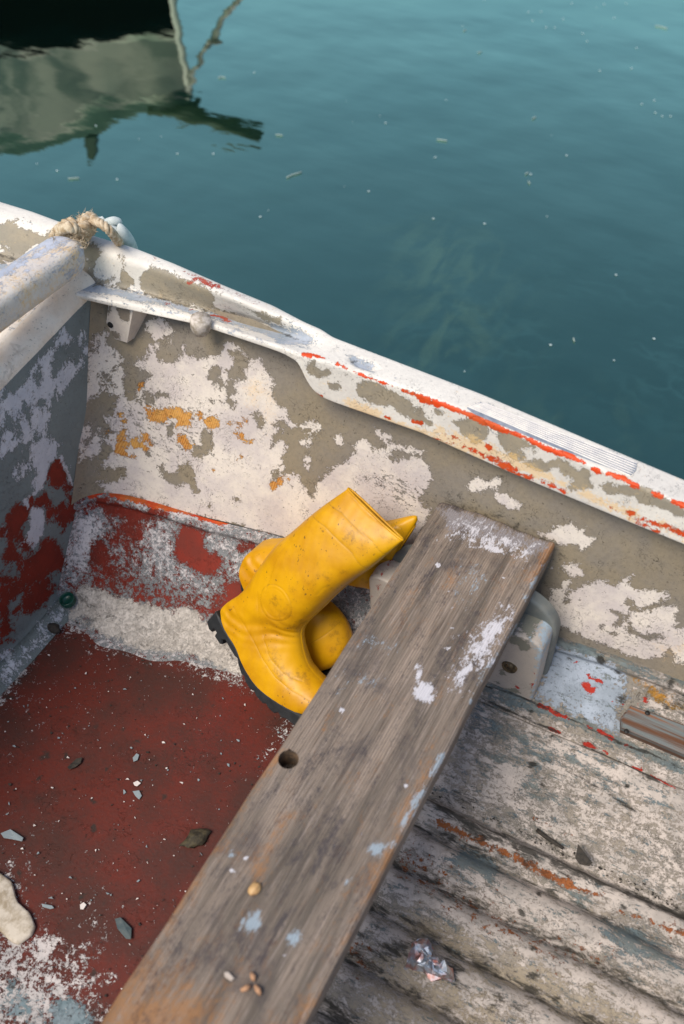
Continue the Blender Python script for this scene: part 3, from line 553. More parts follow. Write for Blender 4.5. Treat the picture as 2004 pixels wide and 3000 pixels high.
# its deck behind the rounded edge
capm = paint_mat('deck_paint', lin(232, 222, 208), lin(222, 212, 200), [dict(attr='ochre', col=lin(214, 186, 140), scale=30, amp=3.5, sharp=.5, thick=0, edge=0), dict(attr='worn', col=lin(170, 172, 176), scale=45, amp=4.2, thick=-.4, edge=.15)], rough=.6, speck=.4, crack=.6, grain=.12, seed=3)
nd = 30; Gd = np.stack([np.stack([np.full_like(bb, -1.015-.4*k/nd), bb, btop(bb)+.0*k], -1) for k in range(nd+1)], 0)
keep = bb < .965; Gd = Gd[:, keep]
S = Surf(Gd, Gd[..., :2]).fill('ochre', -.6).fill('worn', -.6); od = mesh_obj('fore_deck', Gd.reshape(-1, 3), grid_faces(*Gd.shape[:2]), capm, BOAT); S.write(od)

# cross beam with rounded tip on the fore deck
pA = ata(208, 736, -1.0); pB = ata(-10, 890, -1.0); d = (pB-pA)/np.linalg.norm(pB-pA); pEnd = pA+d*1.5
beam = MB(); n = 220; k = 28; V = []
u = np.array([1., 0, 0]); v = np.cross(d, u); v /= np.linalg.norm(v); v = v if v[2] > 0 else -v
tt = np.r_[np.linspace(0, .06, 16), np.linspace(.064, 1.3, n-16)]
for t in tt:
    r = .031*math.sqrt(max(0.02, 1-((.045-t)/.045)**2.6)) if t < .045 else .031+.004*min(1, t/1.0)
    for j in range(k):
        a_ = 2*math.pi*j/k; x, y = math.cos(a_), math.sin(a_); q = 1/max(1e-6, (abs(x)**4.5+abs(y)**4.5)**(1/4.5)); V.append(pA-d*.015+d*t+r*q*(x*u+y*v*.85))
V = np.array(V); V += .0012*fbm(V, 30, 3, 4)[:, None]*np.array([1, 0, 1.])
S = Surf(V, np.stack([V[:, 1], np.tile(np.arange(k)*.008, len(tt))], -1)).fill('ochre', -.35).fill('worn', -.75)
S.f['worn'] += 1.0*np.clip((V[:, 2]-(pA+((V-pA) @ d)[:, None]*d)[:, 2])/.03, -1, 1)*(V[:, 0] < -1.0)  # same mask turns the upper left face blue-grey
S.f['worn'] += .9*np.exp(-((V-pA) @ d)/.05)
Fc = [tuple(f) for f in grid_faces(len(tt), k, True)]+[tuple(range(k))[::-1]]
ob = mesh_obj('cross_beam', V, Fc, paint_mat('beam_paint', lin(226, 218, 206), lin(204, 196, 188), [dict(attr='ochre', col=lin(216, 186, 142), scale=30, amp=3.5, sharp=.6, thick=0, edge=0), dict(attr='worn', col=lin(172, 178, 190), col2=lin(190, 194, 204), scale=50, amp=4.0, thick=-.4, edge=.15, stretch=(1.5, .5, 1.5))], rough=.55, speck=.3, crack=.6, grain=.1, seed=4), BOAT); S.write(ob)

# floor left: red sole
fx = np.arange(-.985, -.32, .004); fy = np.arange(-.62, .86, .004); X, Y = np.meshgrid(fx, fy)
Z = .0015*fbm(np.stack([X.ravel(), Y.ravel()], 1), 9, 3, 3).reshape(X.shape)-.001; G = np.stack([X, Y, Z], -1)
def paint_floor(S):
    S.fill('white', -1.12).fill('grey', -1.5).fill('dirt', -1.2).fill('dark', -1.2)
    S.poly('white', T('L', '-20 940 80 940 100 1020 80 1100 200 1250 300 1290 400 1220 440 1100 480 1200 440 1400 480 1500 450 1660 -20 1660'), .0, .02)
    S.poly('white', T('L', '160 1240 230 1240 260 1300 200 1330|'.replace('|', '')), .7, .006); S.poly('white', T('L', '-20 1300 60 1320 30 1380 100 1480 200 1500 260 1640 -20 1660'), .7, .02)
    S.poly('grey', T('L', '-20 1350 60 1400 200 1500 400 1560 440 1660 -20 1660'), .35, .02); S.poly('grey', T('L', '260 1560 330 1560 410 1600 400 1660 240 1660'), 1.0, .008)
    S.poly('white', T('O', '40 1990 200 2010 220 2160 60 2200'), -.85, .03); S.poly('white', T('L', '1290 260 1360 240 1330 330 1250 400 1180 510 1230 390'), .15, .008)
    S.poly('dirt', T('L', '-20 0 80 0 60 60 40 150 -20 160'), .2, .01); S.poly('white', T('L', '-30 -40 110 -20 60 30 30 60 -30 80'), .4, .008)
    S.poly('white', T('O', '-60 1960 0 1930 100 1840 200 1770 260 1800 180 1850 90 1930 40 2030 -60 2100'), .45, .01); S.poly('dirt', T('O', '-60 1960 0 1930 200 1770 240 1820 60 2010 -60 2080'), -.2, .01)
    S.line('white', T('O', '190 1800 306 1862 459 1906 612 1944 760 1990'), .030, .35, .008, wob=1.2); S.line('white', T('O', '240 1835 459 1930 760 2010'), .02, -.2, .012, wob=1.0)
    S.line('dark', T('L', '860 440 1120 160 1250 120'), .10, .0, .03)
    S.blobs('dirt', 46, .0012, .0042, 1.2, .0016, 3, ((-.95, .05), (-.35, .75)), el=1.6)
    S.blobs('dirt', 7, .005, .010, .5, .003, 8, ((-.95, .15), (-.4, .72)), el=1.4)
fm = paint_mat('red_sole_paint', lin(98, 34, 20), lin(74, 36, 26), [
    dict(attr='dark', col=lin(128, 28, 14), scale=10, amp=2.5, sharp=.9, op=.5, thick=0, edge=0),
    dict(attr='white', col=lin(204, 196, 192), col2=lin(176, 172, 170), scale=75, amp=4.4, rough=.8, thick=.6, edge=.15),
    dict(attr='grey', col=lin(96, 118, 124), col2=lin(132, 146, 152), scale=40, amp=3.4, thick=.3, edge=.1)],
    rough=.6, spec=.4, speck=.85, crack=.4, grain=.6, seed=13.0, grime=.85)
surf_obj('sole', G, np.stack([X, Y], -1), fm, paint_floor)

# bottom right of the plank: stepped bilge, gutter, moulded bottom
L1 = line3([(-.4, .885, .10), (-.216, .886, .1), (-.051, .889, .1), (.102, .888, .1), (.5, .885, .1)])
cst = lambda y, z, sl=0.0: (lambda a: np.stack([a, y+sl*a+0*a, z+0*a], -1))
rr = [ledge, led1, led2, led3, L1, cst(.880, .092), cst(.869, .082), cst(.866, .0795), cst(.862, .084), cst(.848, .0755), cst(.828, .055), cst(.800, .040), cst(.735, .006), cst(.718, .000, .01), cst(.712, .006, .01), cst(.704, .016, .01), cst(.688, .014), cst(.668, -.012), cst(.645, .010), cst(.612, .004), cst(.600, -.020), cst(.578, .000), cst(.545, -.006), cst(.530, -.032), cst(.505, -.008), cst(.468, -.016), cst(.452, -.042), cst(.428, -.018), cst(.392, -.026), cst(.376, -.050), cst(.345, -.028), cst(.1, -.03), cst(-.65, -.03)]
ar = AA[AA > -.36]
G, ST = section_loft(rr, ar, .004, rounds=[0, .003, .003, .004, .006, .005, .002, .001, .003, .008, .012, .02, .012, .003, .002, .004, .012, .008, .014, .012, .006, .014, .012, .006, .014, .012, .006, .014, .012, .006, .02, 0, 0], sm=3)
G[..., 2] += .0014*fbm(np.stack([G[..., 0].ravel()*.6, G[..., 1].ravel()*1.6], 1), 26, 3, 19).reshape(G.shape[:2])
G[..., 1] += .0018*fbm(G[..., 0].reshape(-1, 1), 22, 3, 29).reshape(G.shape[:2])
def paint_bottom(S):
    S.fill('white', .12).fill('red', -1.9).fill('brown', -1.5).fill('dirt', -1.15).fill('grey', -.7).fill('ochre', -1.6).fill('blue', -1.6)
    P = S.P; y = P[:, 1]; x = P[:, 0]
    S.poly('blue', T('E', '560 180 700 210 960 300 1120 420 1150 600 1080 880 1130 1000 860 860 460 680 420 640 480 300 530 200'), .9, .01)
    S.poly('white', T('E', '560 180 700 210 960 300 1120 420 1150 600 1080 880 1130 1000 860 860 460 680 420 640 480 300 530 200'), -1.6, .01)
    S.poly('white', T('D', '280 780 700 1000 1000 1110 1568 1300 1568 1420 1100 1260 800 1150 540 1010 340 900'), -.1, .01)
    S.poly('white', T('E', '0 640 150 720 400 860 600 980 900 1140 1300 1320 1568 1420 1568 1560 1200 1420 800 1200 500 1060 200 900 0 760'), .25, .012)
    S.poly('grey', T('E', '0 740 200 860 420 930 560 1060 400 1060 300 960 160 960 60 860'), .5, .012); S.poly('grey', T('E', '600 1020 760 1100 1000 1200 1200 1330 1400 1430 1100 1330 860 1240 640 1100'), .35, .01)
    S.poly('grey', T('E', '60 1040 300 1060 420 1200 400 1400 200 1300 80 1200'), .15, .02); S.poly('white', T('E', '210 1200 330 1200 320 1260 240 1280 230 1380 180 1360 180 1290'), 1.4, .004); S.poly('grey', T('E', '210 1200 330 1200 320 1260 240 1280 230 1380 180 1360 180 1290'), -1.5, .004)
    S.poly('white', T('E', '300 1200 1000 1150 1568 1420 1568 1568 400 1568'), .25, .04)
    S.line('white', T('E', '600 1005 900 1160 1200 1310 1568 1475'), .010, 1.0, .004, wob=.5)  # highlight painted along the ridge
    S.line('grey', T('E', '60 560 300 640 450 720 700 800 900 900 1100 1000 1320 1080 1568 1180'), .016, .6, .004, wob=.5); S.line('grey', T('E', '540 180 750 240 980 330 1250 420 1568 520'), .012, .7, .004, wob=.6)
    # red chips
    for q in ('780 510 850 520 860 550 920 550 890 580 900 610 860 600 800 570', '815 450 850 450 890 490 930 490 970 510 950 530 900 510 840 490', '725 370 765 355 750 385', '1080 670 1110 670 1130 700 1100 700', '1000 655 1040 655 1020 670', '1240 640 1280 620 1310 670 1270 680', '1200 675 1225 680 1215 690'): S.poly('red', T('E', q), 1.5, .002)
    S.line('red', T('E', '465 685 540 720 600 760 670 780'), .008, 1.4, .002, wob=.5); S.line('red', T('E', '690 790 740 800 800 835'), .004, 1.2, .002, wob=.7); S.line('red', T('E', '840 860 920 885 1020 940'), .007, 1.3, .002, wob=.7); S.line('red', T('E', '1120 990 1170 1010'), .004, 1.0, .002)
    S.line('red', T('E', '550 865 630 905'), .007, 1.3, .002, wob=.5); S.poly('red', T('E', '790 960 850 970 920 1020 880 1030 800 1000'), 1.5, .002); S.poly('red', T('E', '945 1020 980 1030 1005 1080 970 1070'), 1.5, .002)
    S.poly('red', T('E', '1175 1150 1260 1160 1260 1200 1190 1175'), 1.5, .002); S.poly('red', T('E', '1290 1205 1430 1270 1430 1285 1340 1255'), 1.5, .002); S.line('red', T('E', '1440 1290 1510 1330'), .006, 1.0, .002, wob=.6)
    S.polys('red', 'E', '360 640 380 635 380 660|405 650 425 655 410 660|820 605 850 620 830 620|900 230 935 255 915 265|1510 525 1530 530 1520 540', 1.4, .002)
    # rusty stain to the right edge
    S.poly('ochre', T('E', '1140 460 1260 500 1568 640 1700 640 1700 900 1400 700 1250 620 1160 560'), .5, .012)
    S.poly('dirt', T('E', '1300 600 1700 560 1700 820 1450 760'), .25, .02)
    # gutter grime and brown strip
    S.line('dirt', T('M', '480 190 620 270 800 370 960 440 1200 540 1568 690'), .020, 1.0, .006, wob=.5); S.line('dirt', T('M', '500 180 620 200 760 250 880 330 1060 410'), .03, -.1, .012)
    S.line('brown', T('M', '540 295 640 345 740 385 860 440 960 500 1080 550'), .013, 1.1, .004, wob=.5); S.line('white', T('M', '500 250 700 345 900 425 1100 520 1300 610 1568 735'), .016, 1.3, .005, wob=.5)
    S.line('brown', T('M', '1080 560 1220 600'), .009, .8, .003, wob=.7); S.line('brown', T('M', '1300 660 1420 710 1568 760'), .012, .5, .005, wob=1); S.line('brown', T('M', '930 270 1100 350'), .005, .8, .003, wob=1.0)
    S.poly('brown', T('M', '460 540 680 600 900 720 1200 820 1280 880 1080 900 760 760 560 640'), .0, .02); S.poly('brown', T('M', '300 380 460 380 600 500 480 560 340 480'), .0, .02); S.poly('brown', T('M', '160 800 240 800 280 900 200 920'), .4, .02)
    S.poly('white', T('M', '560 560 800 620 1100 700 1568 900 1568 1000 1100 880 760 700'), .5, .02); S.poly('white', T('M', '300 600 700 700 1000 820 1400 960 1500 1130 300 1130'), -.35, .03)
    S.poly('tan', T('M', '300 560 700 700 1100 850 1568 1000 1568 1300 0 1300 200 800'), .8, .03); S.poly('tan', T('M', '420 290 540 300 760 420 1000 520 1000 600 800 540 600 430'), .7, .015)
    S.poly('grey', T('M', '640 430 720 450 800 480 780 520 700 500 620 460'), 1.2, .006); S.poly('grey', T('M', '1270 740 1370 750 1400 800 1520 830 1480 870 1380 860 1280 800'), .9, .01); S.poly('grey', T('M', '1010 570 1160 610 1140 630'), .8, .006)
    S.poly('dirt', T('M', '380 790 440 800 430 880 380 860 300 870 290 840'), .9, .008); S.poly('dirt', T('M', '560 860 640 900 640 960 780 990 790 1020 700 1000 620 980 540 930'), .7, .008); S.poly('dirt', T('M', '780 1060 860 1050 980 1100 960 1136 860 1100'), .6, .01); S.poly('dirt', T('M', '200 740 250 760 270 840 200 830'), .2, .012)
    S.poly('dirt', T('M', '20 1050 160 960 300 1060 200 1136 40 1136'), -.1, .02)
    for q_ in ('60 540 300 620 430 670 600 750 820 850 1000 940 1170 1010 1320 1060 1568 1180', '20 625 150 690 400 810 560 870 780 990 1050 1110 1180 1170 1400 1290 1568 1370', '480 1090 640 1170 880 1300 1200 1500'): S.line('dirt', T('E', q_), .0032, 1.2, .0012, wob=.7)
    for yy_, vv in ((.668, .5), (.600, .6), (.530, .6), (.452, .6), (.376, .6)): S._put('dirt', .007-np.abs(S.ST[:, 1]*0+S.P[:, 1]-yy_), vv, .006)  # shading of the troughs, painted as dark lines through the dirt mask
    for yy_ in (.640, .574, .500): S._put('white', .012-np.abs(S.P[:, 1]-yy_), .75, .006)  # lit crests between the troughs, painted as pale lines
    S.blobs('dirt', 60, .0012, .0035, 1.1, .0016, 5, ((-.35, -.75), (.3, .0)), el=1.8)
    S.polys('dirt', 'E', '480 320 520 310 545 350 510 385 480 360|1080 640 1105 640 1105 665 1080 665|930 330 950 325 950 345|395 730 410 735 405 750', 1.6, .003)
bo = paint_mat('worn_bottom_paint', lin(150, 140, 126), lin(132, 126, 116), [
    dict(attr='tan', col=lin(150, 138, 118), col2=lin(162, 150, 132), scale=20, amp=3.0, sharp=.6, thick=0, edge=0),
    dict(attr='white', col=lin(192, 181, 171), col2=lin(164, 156, 148), scale=62, amp=4.6, rough=.86, thick=.4, edge=.12, stretch=(.68, 1.35, 1.3)),
    dict(attr='blue', col=lin(158, 168, 180), col2=lin(136, 146, 156), scale=60, amp=3.4, thick=.4, edge=.15),
    dict(attr='grey', col=lin(116, 122, 118), col2=lin(98, 112, 116), scale=50, amp=5.0, rough=.82, thick=.2, edge=.1, stretch=(.5, 1.5, 1.5)),
    dict(attr='ochre', col=lin(170, 120, 40), col2=lin(96, 84, 50), scale=40, amp=3.8, sharp=.4, thick=0, edge=0),
    dict(attr='brown', col=lin(150, 88, 44), col2=lin(126, 72, 38), scale=80, amp=4.4, rough=.75, thick=-.5, edge=.2),
    dict(attr='red', col=lin(164, 40, 22), scale=90, amp=3.0, thick=.1, edge=.15, grain=.1)],
    rough=.75, speck=.7, crack=.7, grain=.4, seed=21.0, grime=.9, gst=(.45, 1.5, 1))
surf_obj('bottom', G, ST, bo, paint_bottom, k=1.5)

# near side and ends of the hull so that the boat is whole
nm = simple('near_side_paint', lin(150, 142, 128), .75, lin(205, 198, 190), 18, .3)
ys_ = lambda a: -.62+0*a
G, ST = section_loft([lambda a: np.stack([a, ys_(a)+.04, 0*a-.02], -1), lambda a: np.stack([a, ys_(a), 0*a+.15], -1), lambda a: np.stack([a, ys_(a)-.05, sheer(a)], -1), lambda a: np.stack([a, ys_(a)-.12, sheer(a)], -1), lambda a: np.stack([a, ys_(a)-.05, 0*a-.35], -1)], AA[::8], .06, r=.01, sm=1)
mesh_obj('near_side', G.reshape(-1, 3), grid_faces(*G.shape[:2]), nm, BOAT)
for xx, nm_ in ((.49, 'stern_panel'), (-1.40, 'bow_panel')):
    V, Fc = prism(np.array([[xx, -.66, -.3], [xx, .99, -.3], [xx, 1.05, .45], [xx, -.7, .45]]), np.array([1., 0, 0]), -.015, .015, .003); mesh_obj(nm_, V, Fc, nm, BOAT, smooth=False)
V, Fc = prism(np.array([[-1.40, -.64, -.10], [.48, -.64, -.10], [.48, .98, -.10], [-1.40, .98, -.10]]), np.array([0, 0, 1.]), -.02, .02, .003); mesh_obj('keel_floor', V, Fc, nm, BOAT, smooth=False)

# filler patch lower left, raised crust
def blob_patch(name, pts_px, z, h, mat, parent, n=26, seed=1, origin=None):
    q = chaikin(chaikin(pts_px)); P0 = np.array([at(x, y, z) for x, y in q]); c = P0.mean(0); V = []; m = len(P0)
    for r, hh in ((1.0, 0), (1.0, h*.6), (.93, h*.9), (.8, h), (.5, h*1.1), (.2, h*1.12)):
        R = c+(P0-c)*r; R = R+.0010*np.stack([fbm(R[:, :2], 150, 3, seed), fbm(R[:, :2], 150, 3, seed+1), fbm(R[:, :2], 120, 3, seed+2)*.8], 1)*(0 if hh == 0 else 1); R[:, 2] += hh; V.append(R)
    V = np.vstack(V+[c[None]+[0, 0, h*1.1]]); Fc = [tuple(f) for f in grid_faces(6, m, True)]+[(5*m+i, 5*m+(i+1) % m, 6*m) for i in range(m)]
    return mesh_obj(name, V, Fc, mat, parent, origin)
crust = simple('filler_crust', lin(206, 196, 180), .8, lin(160, 146, 124), 55, .6)
blob_patch('filler_crust', T('L', '-60 930 0 950 60 1000 80 1090 140 1140 165 1200 150 1240 90 1285 50 1270 0 1220 -60 1200'), 0.0, .007, crust, BOAT)

# seat support under the plank: low box with a screw, and the rounded knee behind it
bxm = paint_mat('support_paint', lin(190, 180, 168), lin(180, 172, 162), [dict(attr='grey', col=lin(128, 128, 116), scale=60, amp=3.2, thick=-.4, edge=.15), dict(attr='bluew', col=lin(166, 182, 192), scale=50, amp=3.0, thick=.1, edge=.1), dict(attr='red', col=lin(166, 36, 24), scale=80, amp=3, thick=-.2, edge=.1)], rough=.6, speck=.35, crack=.3, grain=.15, seed=2)
def rounded_face(x0, x1, zb, zt, r, n=10):
    pts = [(x0, zb)]
    for k_ in range(n+1): an = math.pi-math.pi/2*k_/n; pts.append((x0+r+r*math.cos(an), zt-r+r*math.sin(an)))
    for k_ in range(n+1): an = math.pi/2-math.pi/2*k_/n; pts.append((x1-r+r*math.cos(an), zt-r+r*math.sin(an)))
    pts.append((x1, zb)); return np.array(pts)
def plate(name, x0, x1, zb, zt, r, y_bot, y_top, depth, bev, mat, paint):
    q = rounded_face(x0, x1, zb, zt, r)
    ox = resample(np.vstack([q, q[:1]]), 260)[:-1]; c = np.array([(x0+x1)/2, (zb+zt)/2]); rings = []
    yy = lambda z: y_bot+(y_top-y_bot)*(z-zb)/(zt-zb)
    for s_, dy in [(0.02, 0)]+[(s_, 0) for s_ in np.linspace(.06, .88, 34)]:
        p = c+(ox-c)*s_; rings.append(np.stack([p[:, 0], yy(p[:, 1])+dy, p[:, 1]], 1))
    for an in np.linspace(0, math.pi/2, 5):
        p = c+(ox-c); nrm = (ox-c)*0; e = bev*(1-math.sin(an)); p = ox-(ox-c)/np.linalg.norm(ox-c, axis=1)[:, None]*e*1.0
        rings.append(np.stack([p[:, 0], yy(p[:, 1])+bev*(1-math.cos(an)), p[:, 1]], 1))
    rings.append(np.stack([ox[:, 0], yy(ox[:, 1])+depth, ox[:, 1]], 1))
    V = np.vstack(rings); m = len(ox); Fc = [tuple(f)[::-1] for f in grid_faces(len(rings), m, True)]+[tuple(range(m))]
    S = Surf(V, np.stack([V[:, 0], V[:, 2]-V[:, 1]*.3], 1)).fill('grey', -1.3).fill('bluew', -1.3).fill('red', -1.9); paint(S); o = mesh_obj(name, V, Fc, mat, BOAT); S.write(o); return o
def p_box(S):
    S.poly('grey', T('E', '230 140 400 190 400 240 380 270 330 270 300 230 240 215'), 1.2, .004); S.poly('bluew', T('E', '390 190 500 230 500 320 450 330 440 300 400 240'), 1.0, .004); S.poly('bluew', T('E', '440 300 500 300 480 480 440 640 400 620 450 450'), .8, .004)  # first bluew patch is a highlight painted on the corner
    S.polys('red', 'E', '275 540 300 540 325 565 300 570|405 430 430 430 420 470|395 530 410 530 405 560 390 560|415 490 435 500 420 520', 1.4, .0025); S.polys('grey', 'E', '160 420 200 420 210 460 180 460|120 510 165 510 150 525|200 560 300 570 330 600 240 590', 1.2, .003)
    S.polys('red', 'K', '1150 750 1190 735 1190 780 1150 800', 1.3, .003)
def p_knee(S): S.f['grey'][:] = 1.6; S.poly('bluew', T('E', '380 -60 500 30 550 110 550 180 520 150 500 90 430 10 360 -30'), 1.1, .005)
plate('seat_knee', -.415, -.134, .09, .313, .070, .930, .912, .02, .006, simple('knee_paint', lin(122, 124, 118), .65, lin(104, 110, 108), 30, .3), p_knee)
plate('seat_box', -.425, -.140, .085, .272, .020, .893, .872, .05, .005, bxm, p_box)
V, Fc = prism(np.array([[-.40, .60, .0], [-.20, .60, .0], [-.20, .86, .0], [-.40, .86, .0]]), np.array([0, 0, 1.]), .0, .03, .004)
# screw with cup washer on the box
sc = atb(1492, 1955, .880); brass = simple('dull_brass', lin(126, 110, 84), .45, lin(80, 72, 58), 200, .2, metal=.7)
nrm = np.array([0, -1., .11]); nrm /= np.linalg.norm(nrm); u_ = np.array([1., 0, 0]); v_ = np.cross(nrm, u_)
V = []; kk = 24
for rr_, hh in ((.0125, -.001), (.012, .0016), (.009, .0018), (.0068, -.0012), (.0066, .0), (.004, .0016), (.001, .002)):
    for j in range(kk): a_ = 2*math.pi*j/kk; V.append(sc+nrm*(hh-.001)+rr_*(math.cos(a_)*u_+math.sin(a_)*v_))
Fc = [tuple(f) for f in grid_faces(7, kk, True)]+[tuple(range(6*kk, 7*kk))]; mesh_obj('screw', V, Fc, brass, BOAT)

# bracket post and peg below the shelf (left)
def bracket(px, yb, zt_off=.02, name='bracket'):
    P4 = np.array([atb(x, y, yb) for x, y in px]); c = P4.mean(0); return P4
P4 = np.array([atb(x, y, .990) for x, y in T('S', '625 652 770 668 730 890 600 850')])
pm = paint_mat('post_paint', CHALK, lin(200, 190, 180), [dict(attr='grey', col=lin(132, 122, 108), scale=60, amp=3.2, thick=-.5, edge=.2)], rough=.7, speck=.4, crack=.4, grain=.2, seed=6)
gridn = 30; G = np.zeros((gridn, gridn, 3))
for i in range(gridn):
    for j in range(gridn):
        s_, t_ = i/(gridn-1), j/(gridn-1); G[i, j] = (P4[0]*(1-t_)+P4[1]*t_)*(1-s_)+(P4[3]*(1-t_)+P4[2]*t_)*s_
V = list(G.reshape(-1, 3)); Fc = [tuple(f) for f in grid_faces(gridn, gridn)]
rim = [i for i in range(gridn)]+[i*gridn+gridn-1 for i in range(1, gridn)]+[(gridn-1)*gridn+j for j in range(gridn-2, -1, -1)]+[i*gridn for i in range(gridn-2, 0, -1)]
base_i = len(V); V += [V[i]+np.array([.012, .06, 0]) for i in rim]
for k_ in range(len(rim)): k2 = (k_+1) % len(rim); Fc.append((rim[k_], rim[k2], base_i+k2, base_i+k_))
S = Surf(np.array(V), np.array(V)[:, [0, 2]]).fill('grey', -1.3).polys('grey', 'A', '600 110 750 110 750 190 710 290 640 290 600 200|500 400 560 380 600 390 620 400 640 450 540 440|500 240 540 200 580 110 530 90', 1.2, .003); ob = mesh_obj('bracket', np.array(V), Fc, pm, BOAT, smooth=False); S.write(ob)
hc = atb(322, 953, .988); mesh_obj('bolt_hole', *(lambda t: (t[0], t[1]))(tube(np.array([hc, hc+np.array([0, .004, 0])]), [.0052, .0052], 16)), simple('hole_shade_black', (.01, .01, .01), .9), BOAT)  # flat black disc, the hole's inner shade given as colour
kn = [atb(588, y, .998) for y in (932, 945, 960, 975, 985)]; V, Fc = tube(np.array(kn), [.0155, .0165, .0155, .011, .003], 16); mesh_obj('peg', V, Fc, simple('peg_paint', lin(206, 196, 184), .7, lin(150, 138, 120), 80, .4), BOAT)

# batten (worn wood) screwed to the bottom at the right
WOODB = simple('batten_wood', lin(112, 78, 52), .7, lin(96, 100, 98), 25, .5)
bt = NT('batten_wood_grain'); gr = bt.noise(30, 6, .65, vec=bt.map(scale=(.12, 3, 3))); bt.put(bt.b.inputs['Base Color'], bt.mix(bt.ramp(gr, .40, .60), bt.mix(bt.ramp(bt.noise(12, 3, vec=bt.map(scale=(.2, 3, 3))), .45, .55), lin(96, 62, 40), lin(128, 84, 56)), lin(110, 118, 118))); bt.b.inputs['Roughness'].default_value = .7; bt.put(bt.b.inputs['Normal'], bt.bump(gr, .6, .002))
q0 = np.array([at(x, y, .125) for x, y in T('E', '1085 790 1090 870 1568 1075 2100 1300 2100 1000 1568 850 1160 700')])
V, Fc = prism(q0, np.array([0, -.3, 1.])/1.044, -.045, .010, .003); batten = mesh_obj('batten', V, Fc, bt.m, BOAT, smooth=False)
for p in T('E', '1130 890 1290 750'):
    c_ = at(p[0], p[1], .136); V, Fc = tube(np.array([c_, c_+np.array([0, 0, .0015])]), [.004, .0035], 12); mesh_obj('screw_head', V, Fc, simple('dark_screw', (.012, .011, .01), .6), batten)

# ------------------------------------------------------------------ plank
ZP = .35; xl = -.366; xr = -.181; yf = 1.0; yn = -.60; TH = .036
wt = NT('weathered_board'); mp = wt.map(scale=(5.5, .22, 5)); g1 = wt.noise(60, 7, .65, .35, vec=mp); g2 = wt.noise(9, 4, .6, vec=wt.map(scale=(4, .35, 4)))
wv = wt.n.new('ShaderNodeTexWave'); wv.bands_direction = 'X'; wv.inputs['Scale'].default_value = 90; wv.inputs['Distortion'].default_value = 5.0; wv.inputs['Detail'].default_value = 3; wv.inputs['Detail Scale'].default_value = .6; wt.l.new(wt.map(scale=(1, .09, 1)), wv.inputs['Vector'])
c = wt.mix(wt.ramp(g2, .32, .68), lin(98, 89, 79), lin(152, 136, 120)); c = wt.mix(wt.math('MULTIPLY', wt.ramp(wv.outputs['Fac'], .15, .9), wt.math('MULTIPLY', wt.ramp(g2, .3, .7), .38)), c, lin(84, 74, 70)); c = wt.mix(wt.math('MULTIPLY', wt.ramp(g1, .5, .72), .6), c, lin(66, 54, 48)); c = wt.mix(wt.math('MULTIPLY', wt.ramp(g1, .48, .3), .45), c, lin(176, 160, 148))
wfr = wt.noise(300, 4, .8, vec=wt.map(scale=(1.3, .5, 1))); blot = wt.noise(14, 6, .65, .4); c = wt.mix(wt.math('MULTIPLY', wt.ramp(blot, .52, .72), .55), c, lin(74, 68, 68))
def wl_(attr, col, amp=4.0, sharp=.1, op=1.0, sc=70, st=(1.3, .6, 1)):
    global c
    v = wt.math('ADD', wt.math('ADD', wt.attr(attr), wt.math('MULTIPLY', wt.math('SUBTRACT', wfr, .5), 3.6)), wt.math('MULTIPLY', wt.math('SUBTRACT', wt.noise(sc, 9, .82, .3, vec=wt.map(scale=st)), .5), amp*1.7)); m = wt.math('MULTIPLY', wt.ramp(v, -sharp, sharp), op); c = wt.mix(m, c, col); return m
wl_('warm', lin(166, 112, 56), 3.5, .7, .6, 25); wl_('dark', lin(62, 58, 62), 4, .7, .75, 30); wl_('greyp', lin(136, 130, 130), 3.6, .12); wl_('bluep', lin(156, 172, 182), 4.4, .3, .8)
mw = wl_('whitep', lin(206, 203, 206), 4.6, .16, .92); 
wt.put(wt.b.inputs['Base Color'], c); wt.b.inputs['Roughness'].default_value = .75; wt.b.inputs['Specular IOR Level'].default_value = .3
hh = wt.math('ADD', wt.math('MULTIPLY', wv.outputs['Fac'], .5), wt.math('ADD', wt.math('MULTIPLY', g1, 1.2), wt.math('MULTIPLY', mw, .4))); wt.put(wt.b.inputs['Normal'], wt.bump(hh, .6, .0022))
gx = np.r_[xl, np.arange(xl+.003, xr-.001, .003), xr]; gy = np.arange(yn, yf+.0001, .004); X, Y = np.meshgrid(gx, gy)
hcn = at(845, 2225, ZP)[:2]; HR = .0128
d = np.stack([X-hcn[0], Y-hcn[1]], -1); rr_ = np.linalg.norm(d, axis=-1); near = (rr_ < HR+.0035)
sn = near & (rr_ > 1e-6)
inside = rr_ < HR-.0005
# snap vertices around the hole to its rim
idx = np.arange(X.size).reshape(X.shape); dead = rr_ < HR-.0022; snap = (~dead) & (rr_ < HR+.002)
X = np.where(snap, hcn[0]+d[..., 0]/np.maximum(rr_, 1e-6)*HR, X); Y = np.where(snap, hcn[1]+d[..., 1]/np.maximum(rr_, 1e-6)*HR, Y)
edge = np.minimum(X-xl, xr-X); Z = ZP-.004*np.clip(1-edge/.005, 0, 1)**2-.004*np.clip(1-(yf-Y)/.006, 0, 1)**2
Yw = np.where(Y > yf-.02, Y+.003*np.sin(X*160)*.3+.004*(fbm(X.reshape(-1, 1), 40, 3, 5).reshape(X.shape))*.5, Y)
Xw = X+.0009*fbm(Y.reshape(-1, 1), 20, 3, 6).reshape(X.shape)*(edge < .002)
V = np.stack([Xw, Yw, Z], -1).reshape(-1, 3); Fq = grid_faces(*X.shape); Fq = Fq[~dead.ravel()[Fq].any(1)]
ny_, nx_ = X.shape; rimi = list(idx[0, :])+list(idx[1:, -1])+list(idx[-1, -2::-1])+list(idx[-2:0, 0]); nb = len(V); Vr = V[rimi].copy()
